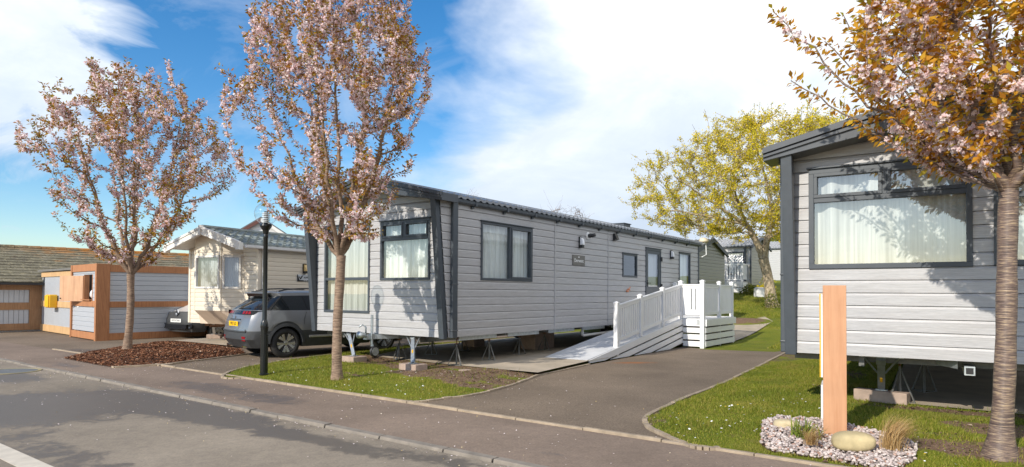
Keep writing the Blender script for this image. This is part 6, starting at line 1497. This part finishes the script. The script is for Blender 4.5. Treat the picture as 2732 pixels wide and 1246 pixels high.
# one cumulus to the upper left
def lobe(v,k): 
    d=Vector(v).normalized(); dp=node(nt,'ShaderNodeVectorMath',operation='DISTANCE'); link(nt,tc.outputs['Generated'],dp.inputs[0]); dp.inputs[1].default_value=d
    return mth(nt,'SUBTRACT',1.0,mth(nt,'DIVIDE',dp.outputs['Value'],k))
cu=mth(nt,'ADD',mth(nt,'MAXIMUM',lobe(ray(30,110),.17),lobe(ray(-150,70),.22)),mth(nt,'MULTIPLY',mth(nt,'SUBTRACT',n2,.5),1.5))
cu=mth(nt,'MULTIPLY',mth(nt,'SUBTRACT',cu,.16),3.0,clamp=True)
wisp=mth(nt,'MULTIPLY',mth(nt,'SUBTRACT',noise(nt,cv.outputs[0],1.9,8,.62,.9),.50),2.6,clamp=True)
wisp=mth(nt,'MULTIPLY',wisp,.5)
mask=mth(nt,'MAXIMUM',mth(nt,'MAXIMUM',bank,mth(nt,'MULTIPLY',cu,.92)),wisp)
sh=mth(nt,'ADD',mth(nt,'MULTIPLY',mth(nt,'SUBTRACT',n1,.5),.9),mth(nt,'ADD',mth(nt,'MULTIPLY',Z,1.9),-.12))
sh=mth(nt,'ADD',sh,mth(nt,'MULTIPLY',mth(nt,'SUBTRACT',n2,.5),.6),clamp=True)
ccol=ramp(nt,sh,[(.0,(3.6,4.2,5.0)),(.3,(4.6,5.1,5.8)),(.6,(6.4,6.6,6.8)),(.9,(7.6,7.6,7.6))])
hs=node(nt,'ShaderNodeHueSaturation'); hs.inputs['Saturation'].default_value=1.36; hs.inputs['Value'].default_value=.95; link(nt,sky.outputs[0],hs.inputs['Color'])
link(nt,mixc(nt,mask,hs.outputs[0],ccol),bg.inputs['Color']); link(nt,bg.outputs[0],out.inputs[0])
sl=bpy.data.lights.new('sun','SUN'); sl.energy=3.9; sl.angle=R(.53); sl.color=(1,.93,.81); so=bpy.data.objects.new('sun',sl); COL.objects.link(so)
sd_=Vector((math.sin(R(41))*math.cos(SUN_EL),math.cos(R(41))*math.cos(SUN_EL),-math.sin(SUN_EL))); so.rotation_euler=sd_.to_track_quat('-Z','Y').to_euler(); so.location=(-20,-25,30)
cam=bpy.data.cameras.new('camera'); cam.sensor_width=36; cam.lens=36*FPX/2732; cam.shift_y=(CYPX-623)/2732; cam.clip_end=3000; cam.clip_start=.05
co=bpy.data.objects.new('camera',cam); COL.objects.link(co)
F_=Vector((0,math.cos(PITCH),math.sin(PITCH))); up_=Vector((0,-math.sin(PITCH),math.cos(PITCH))); ex_=Vector((1,0,0)); c_,s_=math.cos(ROLL),math.sin(ROLL)
Rt=ex_*c_+up_*s_; Up=ex_*-s_+up_*c_; M=Matrix((Rt,Up,-F_)).transposed().to_4x4(); M.translation=(0,0,CAM_H); co.matrix_world=M
scene.camera=co
scene.view_settings.view_transform='Standard'; scene.view_settings.look='None'; scene.view_settings.exposure=.33; scene.view_settings.gamma=1
scene.cycles.transparent_max_bounces=16; scene.cycles.max_bounces=6; scene.cycles.use_denoising=True
